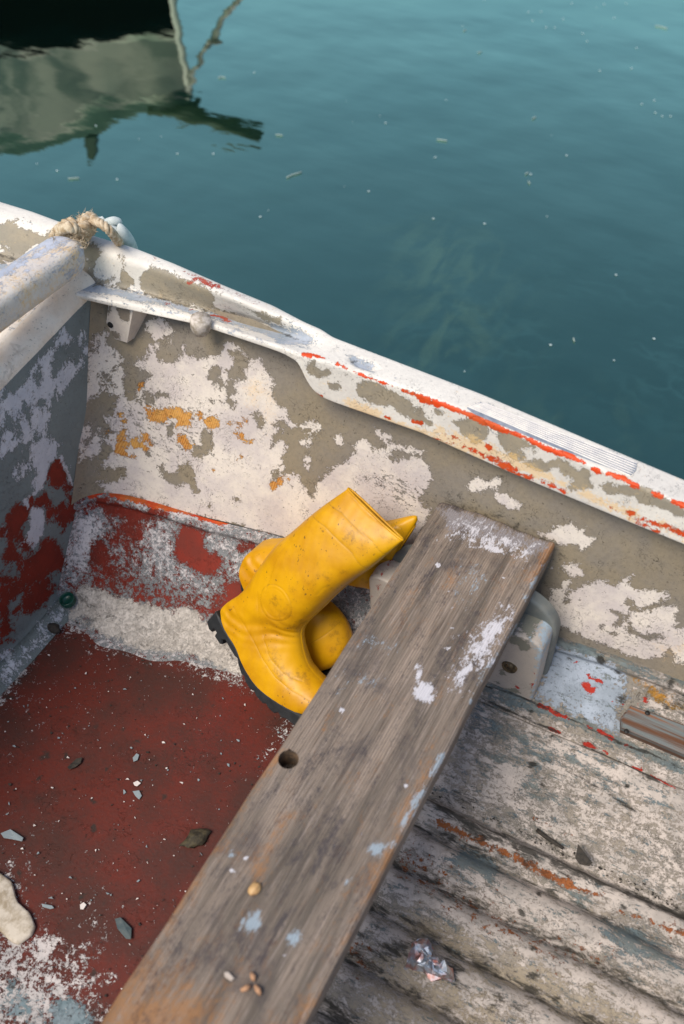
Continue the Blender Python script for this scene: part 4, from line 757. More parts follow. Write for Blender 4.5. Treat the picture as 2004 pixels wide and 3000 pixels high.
Fall = [tuple(f) for f in Fq]; Vall = [V]; prev = rimi; levels = [.008, .016, .024, TH-.003, TH]
for li, lv in enumerate(levels):
    q = Vr.copy(); q[:, 2] = ZP-lv
    if li == 4: q[:, 0] += np.where(q[:, 0] < -.27, .003, -.003)
    Vall.append(q); cur = list(range(nb+li*len(rimi), nb+(li+1)*len(rimi)))
    for i in range(len(rimi)): j = (i+1) % len(rimi); Fall.append((prev[j], prev[i], cur[i], cur[j]))
    prev = cur
Fall.append(tuple(prev)); V = np.vstack(Vall); ST = np.stack([V[:, 0]+(ZP-V[:, 2])*np.where(V[:, 0] > -.27, .9, -.9)*(V[:, 2] < ZP-.005), V[:, 1]], 1)
S = Surf(V, ST)
S.fill('warm', -1.0).fill('dark', -.75).fill('greyp', -2.2).fill('bluep', -1.6).fill('whitep', -1.95)
S.poly('greyp', T('J', '180 270 270 220 560 350 800 450 1000 540 1220 620 1200 700 1080 820 1000 860 900 700 800 780 640 640 460 660 330 560 150 620 150 400'), .75, .008)
S.poly('whitep', T('J', '60 640 200 430 340 440 520 380 700 460 900 540 1150 620 1080 800 1030 900 850 860 760 760 600 740 450 720 300 640 120 640'), .0, .01)
S.poly('whitep', T('J', '760 1270 860 1270 880 1330 850 1450 760 1600 640 1800 560 1900 440 1960 400 2130 280 2200 200 2120 240 1960 330 1800 400 1560 560 1400 660 1340'), .75, .012)
S.poly('whitep', T('E', '-420 620 -380 600 -360 640'), .5, .004)
S.poly('whitep', T('K', '1380 1330 1420 1320 1430 1400 1410 1440 1460 1450 1500 1500 1480 1580 1440 1600 1390 1560 1370 1500 1400 1460 1370 1390'), 1.3, .003)
S.poly('whitep', T('J', '430 680 560 665 640 680 740 700 740 730 690 740 630 690 540 680'), 1.2, .002)
S.poly('whitep', T('J', '200 1550 260 1560 320 1530 320 1555 270 1590 250 1570'), 1.1, .002); S.poly('whitep', T('J', '160 1670 230 1670 225 1700 200 1690'), 1.1, .002)
S.poly('whitep', T('J', '240 1270 300 1270 290 1330 250 1300'), .3, .004); S.poly('whitep', T('J', '350 1280 400 1260 390 1310'), .4, .004); S.poly('bluep', T('J', '300 900 460 850 640 920 600 1060 450 1200 330 1250 300 1100'), -.1, .015)
S.poly('bluep', T('K', '1020 1180 1180 1140 1300 1220 1240 1260 1120 1240'), .25, .008); S.poly('bluep', T('K', '900 1420 1060 1360 1140 1440 1100 1520 960 1480 880 1520'), -.1, .012)
for q_, r_ in (('J 113 862', .0052), ('J 755 983', .0022), ('J 255 1470', .0025), ('K 900 1635', .0042), ('L 1062 945', .0035), ('J 225 1110', .0025), ('L 1130 880', .002), ('L 1310 1330', .002), ('M 410 147', .003)):
    k_, x_, y_ = q_.split(); p = S.st([T(k_, x_+' '+y_)[0]])[0]; S._put('whitep', r_-np.linalg.norm(S.ST-p, axis=1), 1.5, .0009)
for q_, r_, a_ in (('L 1155 1180', .012, .9), ('L 1355 1250', .009, .8), ('M 285 410', .009, .7), ('M 175 540', .006, .5), ('L 1070 870', .003, .8)):
    k_, x_, y_ = q_.split(); p = S.st([T(k_, x_+' '+y_)[0]])[0]; S._put('bluep', r_-np.linalg.norm(S.ST-p, axis=1), a_, .003)
S.line('bluep', T('J', '870 1450 700 1700 560 1900 470 2100 430 2200'), .007, .9, .004, wob=.8); S.line('bluep', T('E', '60 600 -100 900 -200 1100'), .006, .8, .003, wob=.8); S.line('bluep', T('M', '560 20 480 170 400 300 350 400'), .007, .9, .003, wob=.8); S.line('bluep', T('J', '1200 760 1060 1000 960 1200'), .010, .1, .004, wob=.8)
S.poly('warm', T('L', '760 1440 900 1480 960 1600 880 1700 440 1700 560 1560'), 1.0, .02); S.line('warm', T('M', '520 60 380 360 260 600 60 960 -60 1136'), .010, .7, .006, wob=.6); S.line('warm', T('L', '1250 420 1000 800 760 1160 500 1560'), .010, .6, .006, wob=.6); S.line('warm', T('J', '1230 650 1130 760 1040 1000'), .014, .8, .005, wob=.5)  # the warm polygon is a patch of sunlight painted on the near end
S.line('warm', T('L', '1310 700 1200 900 1180 960'), .010, .5, .005); S.poly('warm', T('K', '1400 820 1490 860 1400 1000 1330 960'), -.3, .02)
S.poly('dark', T('J', '-40 960 80 960 100 1080 -20 1150'), .35, .012); S.poly('dark', T('J', '0 400 160 300 180 420 40 620 -60 640'), .1, .015); S.poly('dark', T('J', '140 1650 300 1750 240 1900 100 1850'), .1, .015); S.poly('dark', T('L', '1350 600 1568 460 1500 700 1400 800'), -.2, .03); S.poly('dark', T('L', '700 1300 900 1200 960 1350 720 1430'), -.1, .03); S.poly('dark', T('J', '300 440 420 400 430 500 350 540'), .5, .006)
S.line('dark', T('L', '1560 720 1480 850 1440 940'), .004, 1.2, .002); S.line('dark', T('L', '1320 1130 1250 1260 1200 1370'), .003, 1.1, .002); S.line('dark', T('J', '560 1680 470 1830'), .003, 1.2, .002)
plank = mesh_obj('plank', V, Fall, wt.m, origin=(-.273, .2, ZP-TH)); S.write(plank)
meta(plank, 'long weathered grey board with paint splashes and one round hole, laid across the boat', 'plank')
ring = []; kk = 32
V = []
for lv in (.0005, .010, .022, TH-.001):
    for j in range(kk): a_ = 2*math.pi*j/kk; V.append([hcn[0]+HR*math.cos(a_), hcn[1]+HR*math.sin(a_), ZP-lv])
mesh_obj('hole_wall', V, [tuple(f) for f in grid_faces(4, kk, True)], simple('hole_wood', lin(120, 96, 72), .8, lin(70, 58, 48), 90, .4), plank)

# ------------------------------------------------------------------ rain boots
def yellow(name, tint=1.0):
    t = NT(name); n1 = t.noise(14, 5, .6); c = t.mix(t.ramp(n1, .35, .68), (.68, .345, .0012), (.52, .235, .0012))
    g = t.ramp(t.math('ADD', t.attr('grime'), t.math('MULTIPLY', t.math('SUBTRACT', t.noise(55, 9, .8), .5), 7)), -.6, 1.0); c = t.mix(t.math('MULTIPLY', g, .7), c, (.15, .075, .012))
    sp = t.ramp(t.noise(210, 2, .5, vec=t.map(scale=(1, .5, 1), rot=(0, 0, .6))), .66, .69); c = t.mix(t.math('MULTIPLY', sp, t.math('MULTIPLY', t.ramp(t.noise(16, 2), .48, .6), .8)), c, (.10, .05, .015))
    c = t.mix(t.math('MULTIPLY', t.ramp(t.attr('seam'), -.5, 1), .55), c, (.17, .085, .01)); t.put(t.b.inputs['Base Color'], c)
    t.b.inputs['Roughness'].default_value = .42; t.b.inputs['Specular IOR Level'].default_value = .38; t.b.inputs['Subsurface Weight'].default_value = 0
    h = t.math('ADD', t.math('MULTIPLY', t.noise(35, 4, .5), .5), t.math('SUBTRACT', t.math('MULTIPLY', t.noise(300, 3), .05), t.math('MULTIPLY', t.attr('seam'), .25))); t.put(t.b.inputs['Normal'], t.bump(h, .35, .003)); return t.m
YEL = yellow('yellow_rubber'); SOLE = simple('black_sole_rubber', (.012, .014, .015), .55, (.022, .024, .025), 60, .3)
LINING = simple('boot_lining', lin(180, 170, 150), .9)
def boot(name, label, pairs, k, anchors, flat, thick, off, sole=None, lines=(), grime=(), spurs=None, open_top=True, disc=None):
    A3 = [at(x, y, z) for x, y, z in anchors]; n = np.cross(A3[1]-A3[0], A3[2]-A3[0]); n /= np.linalg.norm(n)
    if n @ (CAM-A3[0]) < 0: n = -n
    base = A3[0]+n*off
    def pl(p):
        d_ = ray(*p); return CAM+d_*(((base-CAM) @ n)/(d_ @ n))
    q = T(k, pairs).reshape(-1, 2, 2); A = np.array([pl(p[0]) for p in q]); B = np.array([pl(p[1]) for p in q])
    m = len(q); NR = 330
    AB = smooth_path(np.hstack([A, B, np.array(flat)[:, None], np.array(thick)[:, None]]), NR); NR = len(AB)
    K = 84; V = []; 
    for r in AB:
        a, b, fl, th = r[:3], r[3:6], np.clip(r[6], 0, 1), r[7]; ring = []
        xs_ = -np.cos(np.linspace(0, math.pi, K))
        h1 = th*(1-np.abs(xs_)**2.9)**(1/2.5); h2 = th*np.maximum(0, 1-((xs_+1)/2)**2.6)**(1/2.2); hgt = h1*(1-fl)+h2*fl
        for x_, h_ in zip(xs_, hgt): ring.append(a+(b-a)*(x_+1)/2+n*h_)
        for x_, h_ in zip(xs_[::-1][1:-1] if fl < 0 else xs_[::-1], hgt[::-1]): ring.append(a+(b-a)*(x_+1)/2-n*h_)
        V.append(ring)
    V = np.array(V); kk_ = V.shape[1]
    root = empty(name, V.reshape(-1, 3)[np.argmin(V.reshape(-1, 3)[:, 2])], label, 'rain boot', 'pair of yellow rubber boots')
    P = V.reshape(-1, 3).copy()
    P += n*(.0022*fbm(P, 18, 4, 3))[:, None]; tr_ = np.repeat(np.linspace(0, 1, NR), kk_); P += n*(.0008*np.exp(-((tr_-.52)/.09)**2)*np.sin(tr_*120+3.6*fbm(P, 26, 3, 8)))[:, None]
    front = np.tile(np.arange(kk_) < K, NR)
    e_u = A3[2]-A3[0]; e_u /= np.linalg.norm(e_u); e_v = np.cross(n, e_u); ST = np.stack([P @ e_u, P @ e_v], 1)
    S = Surf(P, ST, front).fill('seam', -1.5).fill('grime', -1.3)
    for kx, tx, wd in lines: S.line('seam', T(kx, tx), wd, 1.2, .0009)
    for kx, tx, vv in grime: S.poly('grime', T(kx, tx), vv+.45, .01)
    if disc:
        dq = T(disc[0], disc[1]); dc = S.st(dq)[0]; R_ = np.linalg.norm(S.st(dq)[1]-dc); dd = np.linalg.norm(ST-dc, axis=1); S._put('seam', .0010-np.abs(dd-R_), .9, .0007); S._put('seam', .0006-np.abs(dd-R_*.8), .0, .0007)
        P += (n*.0007)*(1/(1+np.exp(-(R_-dd)/.0012)))[:, None]*front[:, None]
    # raised cuff bands
    Fc = [tuple(f)[::-1] for f in grid_faces(NR, kk_, True)]
    Fc.append(tuple(range((NR-1)*kk_, NR*kk_))[::-1])
    # turned-in opening: a rim lip and a dark shaft mouth
    top = P[:kk_]; c0 = top.mean(0); iw = (NR//5)*kk_; inw = (P[iw:iw+kk_].mean(0)-c0); inw /= np.linalg.norm(inw)
    nb_ = len(P); lip = c0+(top-c0)*.93; deep = c0+(top-c0)*.88+inw*.09
    P = np.vstack([P, lip, deep]); 
    for i in range(kk_): j = (i+1) % kk_; Fc += [(i, j, nb_+j, nb_+i), (nb_+i, nb_+j, nb_+kk_+j, nb_+kk_+i)]
    Fc.append(tuple(range(nb_+kk_, nb_+2*kk_)))
    o = mesh_obj('upper', P, Fc, YEL, root)
    for key in list(S.f): S.f[key] = np.r_[S.f[key], np.full(2*kk_, .6 if key == 'grime' else -1.5)]
    S.write(o)
    lipq = np.vstack([top[::3], top[:1]]); Vr_, Fr_ = tube(lipq+(c0-lipq)*.01, .0021, 8, cap=False); rimo = mesh_obj('rolled_rim', Vr_, Fr_, YEL, root)
    for key in ('seam', 'grime'): a_ = rimo.data.attributes.new(key, 'FLOAT', 'POINT'); a_.data.foreach_set('value', np.full(len(Vr_), -.9, dtype=np.float32))
    if sole:
        q = np.array([pl(p) for p in T(k, sole)]); wsole = sum(thick[-6:])/6
        Vs, Fs = prism(q, n, -wsole*1.03, wsole*1.03, .0025); mesh_obj('sole', Vs, Fs, SOLE, root, smooth=False)
    if spurs:
        mb = MB()
        for tx in spurs:
            q = np.array([pl(p) for p in T(k, tx)]); Vs, Fs = prism(q, n, -.014, .014, .0006); mb.add(Vs, Fs)
        mb.obj('heel_spur', YEL, root, smooth=False)
    return root, n, pl
p1 = '937 183 1300 520 830 262 1190 620 720 350 1080 710 600 455 950 800 510 530 850 885 440 630 760 975 380 720 690 1040 310 835 648 1085 200 935 635 1130 240 1060 640 1190 310 1170 655 1265 370 1300 685 1345 450 1420 740 1415 560 1510 800 1480 690 1590 840 1540 780 1640 850 1620'
sole1 = '178 948 205 990 240 1060 275 1115 310 1170 340 1235 370 1300 405 1362 450 1420 500 1468 560 1510 620 1548 690 1588 790 1640 870 1640 900 1690 840 1720 760 1715 700 1690 640 1638 600 1625 585 1595 555 1600 520 1568 505 1540 480 1535 440 1490 425 1455 400 1445 372 1400 362 1360 345 1350 325 1290 320 1250 300 1232 275 1190 252 1150 243 1130 225 1130 222 1158 205 1155 172 1105 185 1082 172 1060 155 1080 135 1062 122 1015 150 980'
boot('rubber_boot', 'yellow rubber boot on top, sole to the left and shaft leaning up the side', p1, 'K', [(690, 1800, .125), (900, 2080, .06), (1100, 1510, .375)],
     [0, 0, 0, 0, 0, .1, .2, .45, .8, 1, 1, 1, 1, 1, 1, 1], [.005, .026, .036, .043, .046, .046, .045, .045, .042, .042, .043, .045, .046, .046, .042, .03], .012, sole1,
     lines=[('K', '830 262 900 340 1000 450 1100 530 1190 612', .0022), ('K', '722 348 790 430 850 495 960 595 1085 702', .0022), ('K', '345 860 350 1000 390 1180 430 1300 520 1400 640 1450', .0013), ('K', '400 870 470 640 540 540', .001), ('K', '735 880 780 830 830 820 870 850', .001), ('K', '940 195 1010 290 1080 360 1180 420 1285 515', .0014), ('K', '190 960 250 1060 320 1180 380 1300 460 1420 560 1505 690 1575', .0014)],
     grime=[('K', '740 1380 560 1480 540 1400 640 1400', .1), ('K', '900 480 1000 470 1040 540 920 540', -.1), ('K', '640 1060 600 1120 580 1080', .3), ('K', '430 1250 500 1350 480 1420 400 1330', -.1), ('K', '1120 440 1260 500 1200 560 1130 500', -.2), ('K', '700 700 900 720 880 800 700 820', -.55), ('K', '440 900 560 880 560 1000 470 1020', -.35)],
     spurs=['262 862 285 870 330 845 320 820', '232 890 262 898 300 870 280 850', '204 920 232 928 265 900 250 880'], disc=('K', '462 935 565 935'))
p2 = '1376 424 1098 868 1392 388 1092 858 1362 364 1080 840 1200 402 1010 815 1000 420 900 790 700 470 800 800 500 525 770 850 385 540 740 915 316 590 740 950 312 700 790 955 400 900 860 985 500 1030 925 1070 580 1140 957 1160 650 1230 955 1240 730 1310 915 1300 800 1335 860 1330'
sole2 = '322 700 330 760 370 830 400 900 500 1030 580 1140 650 1230 730 1310 800 1338 860 1332 830 1360 760 1350 700 1330 620 1270 540 1180 450 1060 360 930 325 840 306 770 306 720'
boot('rubber_boot.001', 'yellow rubber boot underneath, mostly hidden by the other boot, toe and heel showing', p2, 'K', [(745, 1640, .185), (990, 1900, .085), (1170, 1560, .315)],
     [0, 0, 0, 0, 0, 0, .1, .3, .7, 1, 1, 1, 1, 1, 1, 1], [.006, .010, .015, .03, .034, .036, .038, .04, .042, .043, .044, .045, .046, .046, .038, .016], -.005, sole2,
     lines=[('K', '690 1200 760 1160 830 1110 890 1050', .0016), ('K', '1240 400 1290 440 1310 480', .0014), ('K', '500 525 460 560 440 610', .0014), ('K', '1130 830 1160 760 1200 690', .0014)],
     grime=[('K', '800 960 880 1000 940 1120 860 1200 800 1100', -.5), ('K', '900 1200 950 1200 930 1260 880 1260', .2), ('K', '1000 700 1250 560 1200 700 1100 840', .1)])  # last grime patch is shade painted on the shaft under the other boot

# ------------------------------------------------------------------ rope tied on the rail
ROPE = simple('hemp_rope', lin(206, 190, 164), .9, lin(164, 140, 108), 120, .6)
def strands(mb, path, R, r, turns, k=3, kk_=6, n=60, seed=0):
    P = smooth_path(path, n); s = np.r_[0, np.cumsum(np.linalg.norm(np.diff(P, axis=0), axis=1))]; 
    for q in range(k):
        W = []; u = None
        for i in range(len(P)):
            t = P[min(i+1, len(P)-1)]-P[max(i-1, 0)]; t /= np.linalg.norm(t)
            if u is None: u, v = frame(t)
            else: u = u-t*(u @ t); u /= np.linalg.norm(u); v = np.cross(t, u)
            an = 2*math.pi*(turns*s[i]/s[-1]+q/k); W.append(P[i]+R*(math.cos(an)*u+math.sin(an)*v))
        mb.tube(np.array(W), r, kk_)
rk = ats(222, 690, .02); rope = empty('rope', rk, 'frayed beige rope knotted round the rail above the white beam tip', 'rope')
def rp(x, y, dz=.02): return ats(x, y, dz)
FQ = lambda x, y: (140+x*.1913, 600+y*.1913)
mb = MB()
for pts in ([(690, 240, .045), (820, 290, .055), (930, 380, .05), (1010, 470, .035), (1080, 560, .01), (1110, 620, -.03)],): strands(mb, [rp(*FQ(x, y), z) for x, y, z in pts], .0038, .0040, 7, n=90)
mb.obj('rope_loop', ROPE, rope); mb = MB()
for pts in ([(500, 300, .03), (560, 230, .035), (640, 190, .04), (700, 240, .045), (660, 320, .03), (570, 330, .02)], [(120, 440, .005), (220, 340, .03), (340, 280, .04), (440, 330, .035), (430, 400, .02), (300, 470, .02), (190, 470, .01)],
            [(380, 440, .02), (470, 400, .04), (580, 400, .035), (580, 480, .02), (480, 560, .02), (380, 570, .01), (370, 500, .02)], [(200, 400, .03), (320, 340, .05), (420, 380, .045), (500, 450, .03)],
            [(480, 380, .04), (560, 340, .045), (640, 330, .03), (660, 400, .01)], [(640, 200, .035), (590, 260, .045), (520, 300, .03)]): strands(mb, [rp(*FQ(x, y), z) for x, y, z in pts], .0046, .0050, 4, n=50)
mb.obj('knot', ROPE, rope); mb = MB()
strands(mb, [rp(*FQ(x, y), z) for x, y, z in [(500, 480, .02), (530, 560, .0), (535, 640, -.02), (520, 720, -.03), (480, 800, -.045), (430, 860, -.06)]], .0036, .0042, 5, n=60); strands(mb, [rp(*FQ(x, y), z) for x, y, z in [(60, 500, -.01), (110, 440, .0), (200, 400, .02)]], .003, .0032, 3, n=30)
mb.obj('rope_tail', ROPE, rope); mb = MB()
for _ in range(420):
    c_ = random.choice([(540, 250), (640, 190), (580, 380), (620, 360), (480, 560), (340, 280), (520, 220), (400, 500), (500, 640), (90, 520), (660, 340)]); x, y = c_[0]+random.gauss(0, 38), c_[1]+random.gauss(0, 32)
    p = rp(*FQ(x, y), random.uniform(.015, .045)); d_ = np.array([random.gauss(0, 1), random.gauss(0, 1), abs(random.gauss(.3, .8))]); d_ /= np.linalg.norm(d_); L_ = random.uniform(.004, .014); m_ = p+d_*L_*.5+rng.normal(size=3)*.0012
    mb.tube(np.array([p, m_, p+d_*L_+rng.normal(size=3)*.002]), np.array([.0005, .0004, .0001]), 3)
fo = mb.obj('frayed_fibres', ROPE, rope); fo['kind'] = 'stuff'

# pale glove hanging outside behind the rope
GL = simple('pale_grey_rubber', lin(206, 212, 208), .6, lin(176, 186, 184), 60, .2); gp = rp(*FQ(1150, 520), .0)
glove = empty('rubber_glove', gp, 'pale grey-green rubber glove hanging over the outer edge of the rail beside the rope', 'glove'); mb = MB()
def gq(x, y, z=.0): return ats(*FQ(x, y), z-.0)
for pts, R_ in (([(1260, 700, -.05), (1200, 560, -.02), (1140, 440, .0), (1090, 350, .01), (1060, 330, .012)], [.014, .014, .0115, .008, .004]), ([(1120, 480, -.01), (1030, 410, .0), (950, 370, .0), (900, 350, .0)], [.010, .008, .007, .004]),
               ([(860, 300, .0), (930, 270, .005), (1010, 255, .008), (1075, 270, .005), (1080, 300, .0)], [.005, .0075, .008, .0075, .004]), ([(800, 290, .0), (830, 240, .005), (865, 205, .008)], [.005, .0065, .0045]), ([(740, 250, .0), (780, 225, .0), (800, 240, .0)], [.004, .005, .004]), ([(1000, 340, -.01), (930, 350, -.01), (860, 330, -.01)], [.008, .008, .006]), ([(1180, 600, -.04), (1100, 540, -.035), (1010, 520, -.03)], [.013, .012, .008])):
    P_ = smooth_path(np.array([gq(*p) for p in pts]), 20); mb.tube(P_, np.interp(np.linspace(0, 1, len(P_)), np.linspace(0, 1, len(R_)), R_), 14)
mb.obj('glove_fingers', GL, glove)

# ------------------------------------------------------------------ small things
cp = at(201, 1762, .027); cap = MB(); V = []; kk = 40
for r_, h_ in ((.0, .003), (.0095, .003), (.0105, .0045), (.0115, .011), (.0128, .0115), (.0135, .010), (.0138, 0.0)):
    for j in range(kk): a_ = 2*math.pi*j/kk; rr_ = max(r_, .0003)*(1+(.02 if (j % 2 and r_ > .0132) else 0)); V.append(cp+np.array([rr_*math.cos(a_), rr_*math.sin(a_)-h_*.25, h_+rr_*math.sin(a_)*.22]))
o = mesh_obj('bottle_cap', V, [tuple(f) for f in grid_faces(7, kk, True)]+[tuple(range(kk))[::-1]], simple('green_plastic', (.004, .055, .038), .35)); meta(o, 'small dark green bottle cap lying in the corner below the bulkhead', 'bottle cap')
def pebble(name, px, py, z, rx, ry, rz, mat, label, cat, rot=0, seed=0, origin=None, rough=.12, parent=None):
    c_ = at(px, py, z+rz*.6); V = []; n1, n2 = 10, 16
    for i in range(n1+1):
        th = math.pi*i/n1
        for j in range(n2): ph = 2*math.pi*j/n2; V.append([math.sin(th)*math.cos(ph), math.sin(th)*math.sin(ph), math.cos(th)])
    V = np.array(V); V *= (1+rough*fbm(V, 2.2, 3, seed))[:, None]; V = V*[rx, ry, rz]; cs, sn_ = math.cos(rot), math.sin(rot); V = np.stack([V[:, 0]*cs-V[:, 1]*sn_, V[:, 0]*sn_+V[:, 1]*cs, V[:, 2]], 1)+c_
    o = mesh_obj(name, V, [tuple(f)[::-1] for f in grid_faces(n1+1, n2, True)], mat, parent); return meta(o, label, cat) if label else o
dk = simple('dark_debris', (.02, .018, .014), .8, (.05, .04, .03), 150, .6)
pebble('pebble', 746, 2603, ZP, .0085, .0062, .004, simple('amber_stone', lin(196, 158, 104), .5, lin(170, 130, 84), 90), 'small amber pebble lying on the weathered board', 'pebble', 1.3, 3)
pebble('stone', 153, 1840, .004, .016, .011, .008, dk, 'dark flat stone on the floor next to the green cap', 'stone', .2, 5, rough=.25)
pebble('char_lump', 577, 2455, .0, .021, .014, .006, simple('charred_scrap', (.03, .024, .014), .8, (.075, .06, .03), 110, .8), 'dark crumbly scrap lying on the red floor', 'scrap', 1.2, 8, rough=.35)
chips = [(1020+0, 0)]
def chip(name, k, pts, z, h, mat, label, cat, bend=.15, parent=None):
    q = np.array([at(x, y, z) for x, y in T(k, pts)]); c_ = q.mean(0); V, Fc = prism(q, np.array([0, 0, 1.]), 0, h, min(h*.3, .0006)); V = np.array(V); r_ = np.linalg.norm(V[:, :2]-c_[:2], axis=1); V[:, 2] += bend*r_; o = mesh_obj(name, V, Fc, mat, parent, smooth=False); return meta(o, label, cat) if label else o
gchip = simple('grey_paint_chip', lin(136, 148, 152), .7); wchip = simple('white_paint_chip', lin(216, 208, 202), .7); wood_c = simple('wood_splinter', lin(190, 146, 110), .8, lin(150, 110, 80), 80)
chip('paint_flake', 'L', '610 580 640 575 652 600 640 618 622 600', .001, .0008, gchip, 'pale grey pointed paint flake in the middle of the red floor', 'paint flake')
chip('paint_flake.001', 'L', '612 540 632 530 648 542 630 556 618 552', .001, .0008, wchip, 'white paint flake in the middle of the red floor', 'paint flake')
chip('paint_flake.002', 'L', '610 425 628 405 640 412 632 436 614 444', .001, .0008, gchip, 'small grey paint flake on the red floor, farthest of its kind from the board', 'paint flake')
chip('paint_flake.003', 'L', '192 1096 240 1104 250 1116 232 1120 196 1110', .001, .001, gchip, 'long grey paint flake near the crusty white patch', 'paint flake')
chip('paint_flake.004', 'L', '368 1100 385 1088 398 1100 384 1122 370 1120', .001, .001, wchip, 'white paint flake low on the red floor near the patch', 'paint flake')
chip('paint_flake.005', 'L', '530 1168 556 1160 606 1210 604 1262 580 1258 540 1210', .001, .0015, simple('dark_teal_chip', lin(58, 74, 78), .6, lin(82, 92, 92), 90), 'large dark teal paint flake beside the board near the bottom', 'paint flake')
chip('paint_flake.006', 'L', '5 775 50 755 110 795 104 812 60 800 20 795', .001, .0012, gchip, 'grey curled paint flake at the left edge of the red floor', 'paint flake')
chip('leaf_scrap', 'L', '310 470 335 445 352 430 380 424 372 450 345 470 320 480', .001, .0008, dk, 'thin black leaf scrap on the red floor', 'leaf')
chip('shell_shard', 'M', '1112 455 1120 405 1150 440 1182 478 1170 490 1130 480', .02, .003, dk, 'dark pointed shard standing in the dirty gutter', 'shard', .6)
V, Fc = tube(np.array([at(*p, .012) for p in T('M', '955 328 985 352 1030 382 1066 406')]), [.003, .0034, .0032, .0024], 8); o = mesh_obj('stick', V, Fc, dk); meta(o, 'thin black stick lying by the dirty gutter', 'stick')
chip('wood_chip', 'L', '1030 1412 1050 1410 1078 1440 1062 1452 1034 1432', ZP+.0005, .003, simple('pale_chip', lin(186, 172, 158), .8), 'pale flat wood chip on the weathered board, left of the splinters', 'wood chip', .05)
for i, (tx, lb) in enumerate((('1108 1492 1150 1470', 'thin tan splinter on the board, lower left of the little heap'), ('1155 1412 1166 1448', 'pinkish splinter on the board, upper one of the little heap'), ('1172 1470 1196 1512', 'orange splinter on the board, right one of the little heap'))):
    q = T('L', tx); P_ = np.array([at(*q[0], ZP+.003), at(*((q[0]+q[1])/2+[2, 0]), ZP+.0055), at(*q[1], ZP+.003)]); V, Fc = tube(P_, [.002, .0032, .0018], 7); o = mesh_obj('wood_splinter' if i == 0 else 'wood_splinter.%03d' % i, V, Fc, wood_c); meta(o, lb, 'splinter', 'splinters on the weathered board')
# crumpled foil
FOIL = NT('foil'); FOIL.b.inputs['Metallic'].default_value = 1; FOIL.b.inputs['Roughness'].default_value = .48; FOIL.put(FOIL.b.inputs['Base Color'], FOIL.mix(FOIL.ramp(FOIL.noise(60, 3), .4, .65), lin(206, 214, 222), lin(196, 150, 140))); FOIL = FOIL.m
q = chaikin(T('M', '405 900 430 850 440 800 470 785 500 790 520 850 515 880 560 890 605 920 600 955 560 962 510 955 490 925 440 912')); P0 = np.array([at(x, y, -.002) for x, y in q]); c_ = P0.mean(0); V = []
for r_, h_ in ((1, 0), (1.0, .006), (.8, .014), (.6, .017), (.4, .020), (.2, .019)):
    R_ = c_+(P0-c_)*r_; J = rng.normal(size=R_.shape)*[.0022, .0022, .0035]; R_ = R_+J; R_[:, 2] += h_; V.append(R_)
V = np.vstack(V+[c_[None]+[0, 0, .02]]); m = len(P0); Fc = [tuple(f) for f in grid_faces(6, m, True)]+[(5*m+i, 5*m+(i+1) % m, 6*m) for i in range(m)]
tri = []
for f in Fc: tri += [(f[0], f[1], f[2]), (f[0], f[2], f[3])] if len(f) == 4 else [f]
o = mesh_obj('foil_scrap', V, tri, FOIL, smooth=False); meta(o, 'crumpled silver foil scrap on the dirty hull bottom', 'foil')
# crumbs and flakes nobody could count
def scatter(name, n, fn, mats, seed, smin, smax, label):
    r = np.random.default_rng(seed); mb = MB()
    for _ in range(n):
        c_ = fn(r); 
        if c_ is None: continue
        s_ = smin*(smax/smin)**(r.random()**2.2); k_ = r.integers(4, 7); an = np.sort(r.uniform(0, 6.28, k_)); rad = s_*r.uniform(.5, 1.2, k_); tl = r.normal(size=2)*.25
        top = [c_+[a_*math.cos(b_), a_*math.sin(b_)*.8, .0006+s_*.15+a_*(tl[0]*math.cos(b_)+tl[1]*math.sin(b_))*.4] for a_, b_ in zip(rad, an)]; bot = [p-np.array([0, 0, .0008+s_*.2]) for p in top]
        mb.add(top+bot, [tuple(range(k_))]+[(i, k_+i, k_+(i+1) % k_, (i+1) % k_) for i in range(k_)])
    o = mb.obj(name, mats, smooth=False, origin=(-.5, .4, .0)); meta(o, label, 'debris', kind='stuff'); return o
fl = lambda r: np.array([r.uniform(-.96, -.36), r.uniform(.05, .74), .001])
scatter('white_crumbs', 420, fl, wchip, 1, .0006, .0034, 'white paint crumbs strewn over the red floor')
scatter('grey_crumbs', 300, fl, gchip, 2, .0007, .0045, 'grey paint crumbs strewn over the red floor')
scatter('dark_crumbs', 480, fl, dk, 3, .0007, .004, 'dark dirt crumbs strewn over the red floor')
gut = lambda r: np.array([(x_ := r.uniform(-.30, .30)), .722+.01*x_+abs(r.normal())*.012, .004+abs(r.normal())*.002])
scatter('gutter_crumbs', 260, gut, dk, 4, .0008, .0040, 'black dirt crumbs collected in the gutter')
# specks floating on the water
mb = MB(); wsr = np.random.default_rng(5)
specks = [tuple(p) for p in T('O', '1275 460 1757 207 1917 294 1805 805 1916 992 1565 345 1420 655 1560 60 1585 34 1675 10 1770 12 1800 52 1835 10 1720 120 1707 98 1548 35 1600 80 1625 80 1650 55 1865 140 1850 200 1880 305 1920 330 1940 340 1965 340 1660 455 1555 510 1270 640 520 450 625 450 763 635 343 525 167 500 281 368 745 212 1130 360 1080 560')]
for i in range(24): specks.append((wsr.uniform(0, 2004), wsr.uniform(0, 1250)))
for i, (x, y) in enumerate(specks):
    c_ = at(x, y, ZW+.002)
    if c_[1] < 1.25: continue
    s_ = (.0034 if i < 38 else wsr.uniform(.0010, .0024))*(1 if i < 38 else 1); n_ = 8
    ring = [c_+np.array([s_*math.cos(2*math.pi*j/n_), s_*math.sin(2*math.pi*j/n_), 0]) for j in range(n_)]; mb.add(ring+[c_+np.array([0, 0, s_*.6])], [(j, (j+1) % n_, n_) for j in range(n_)])
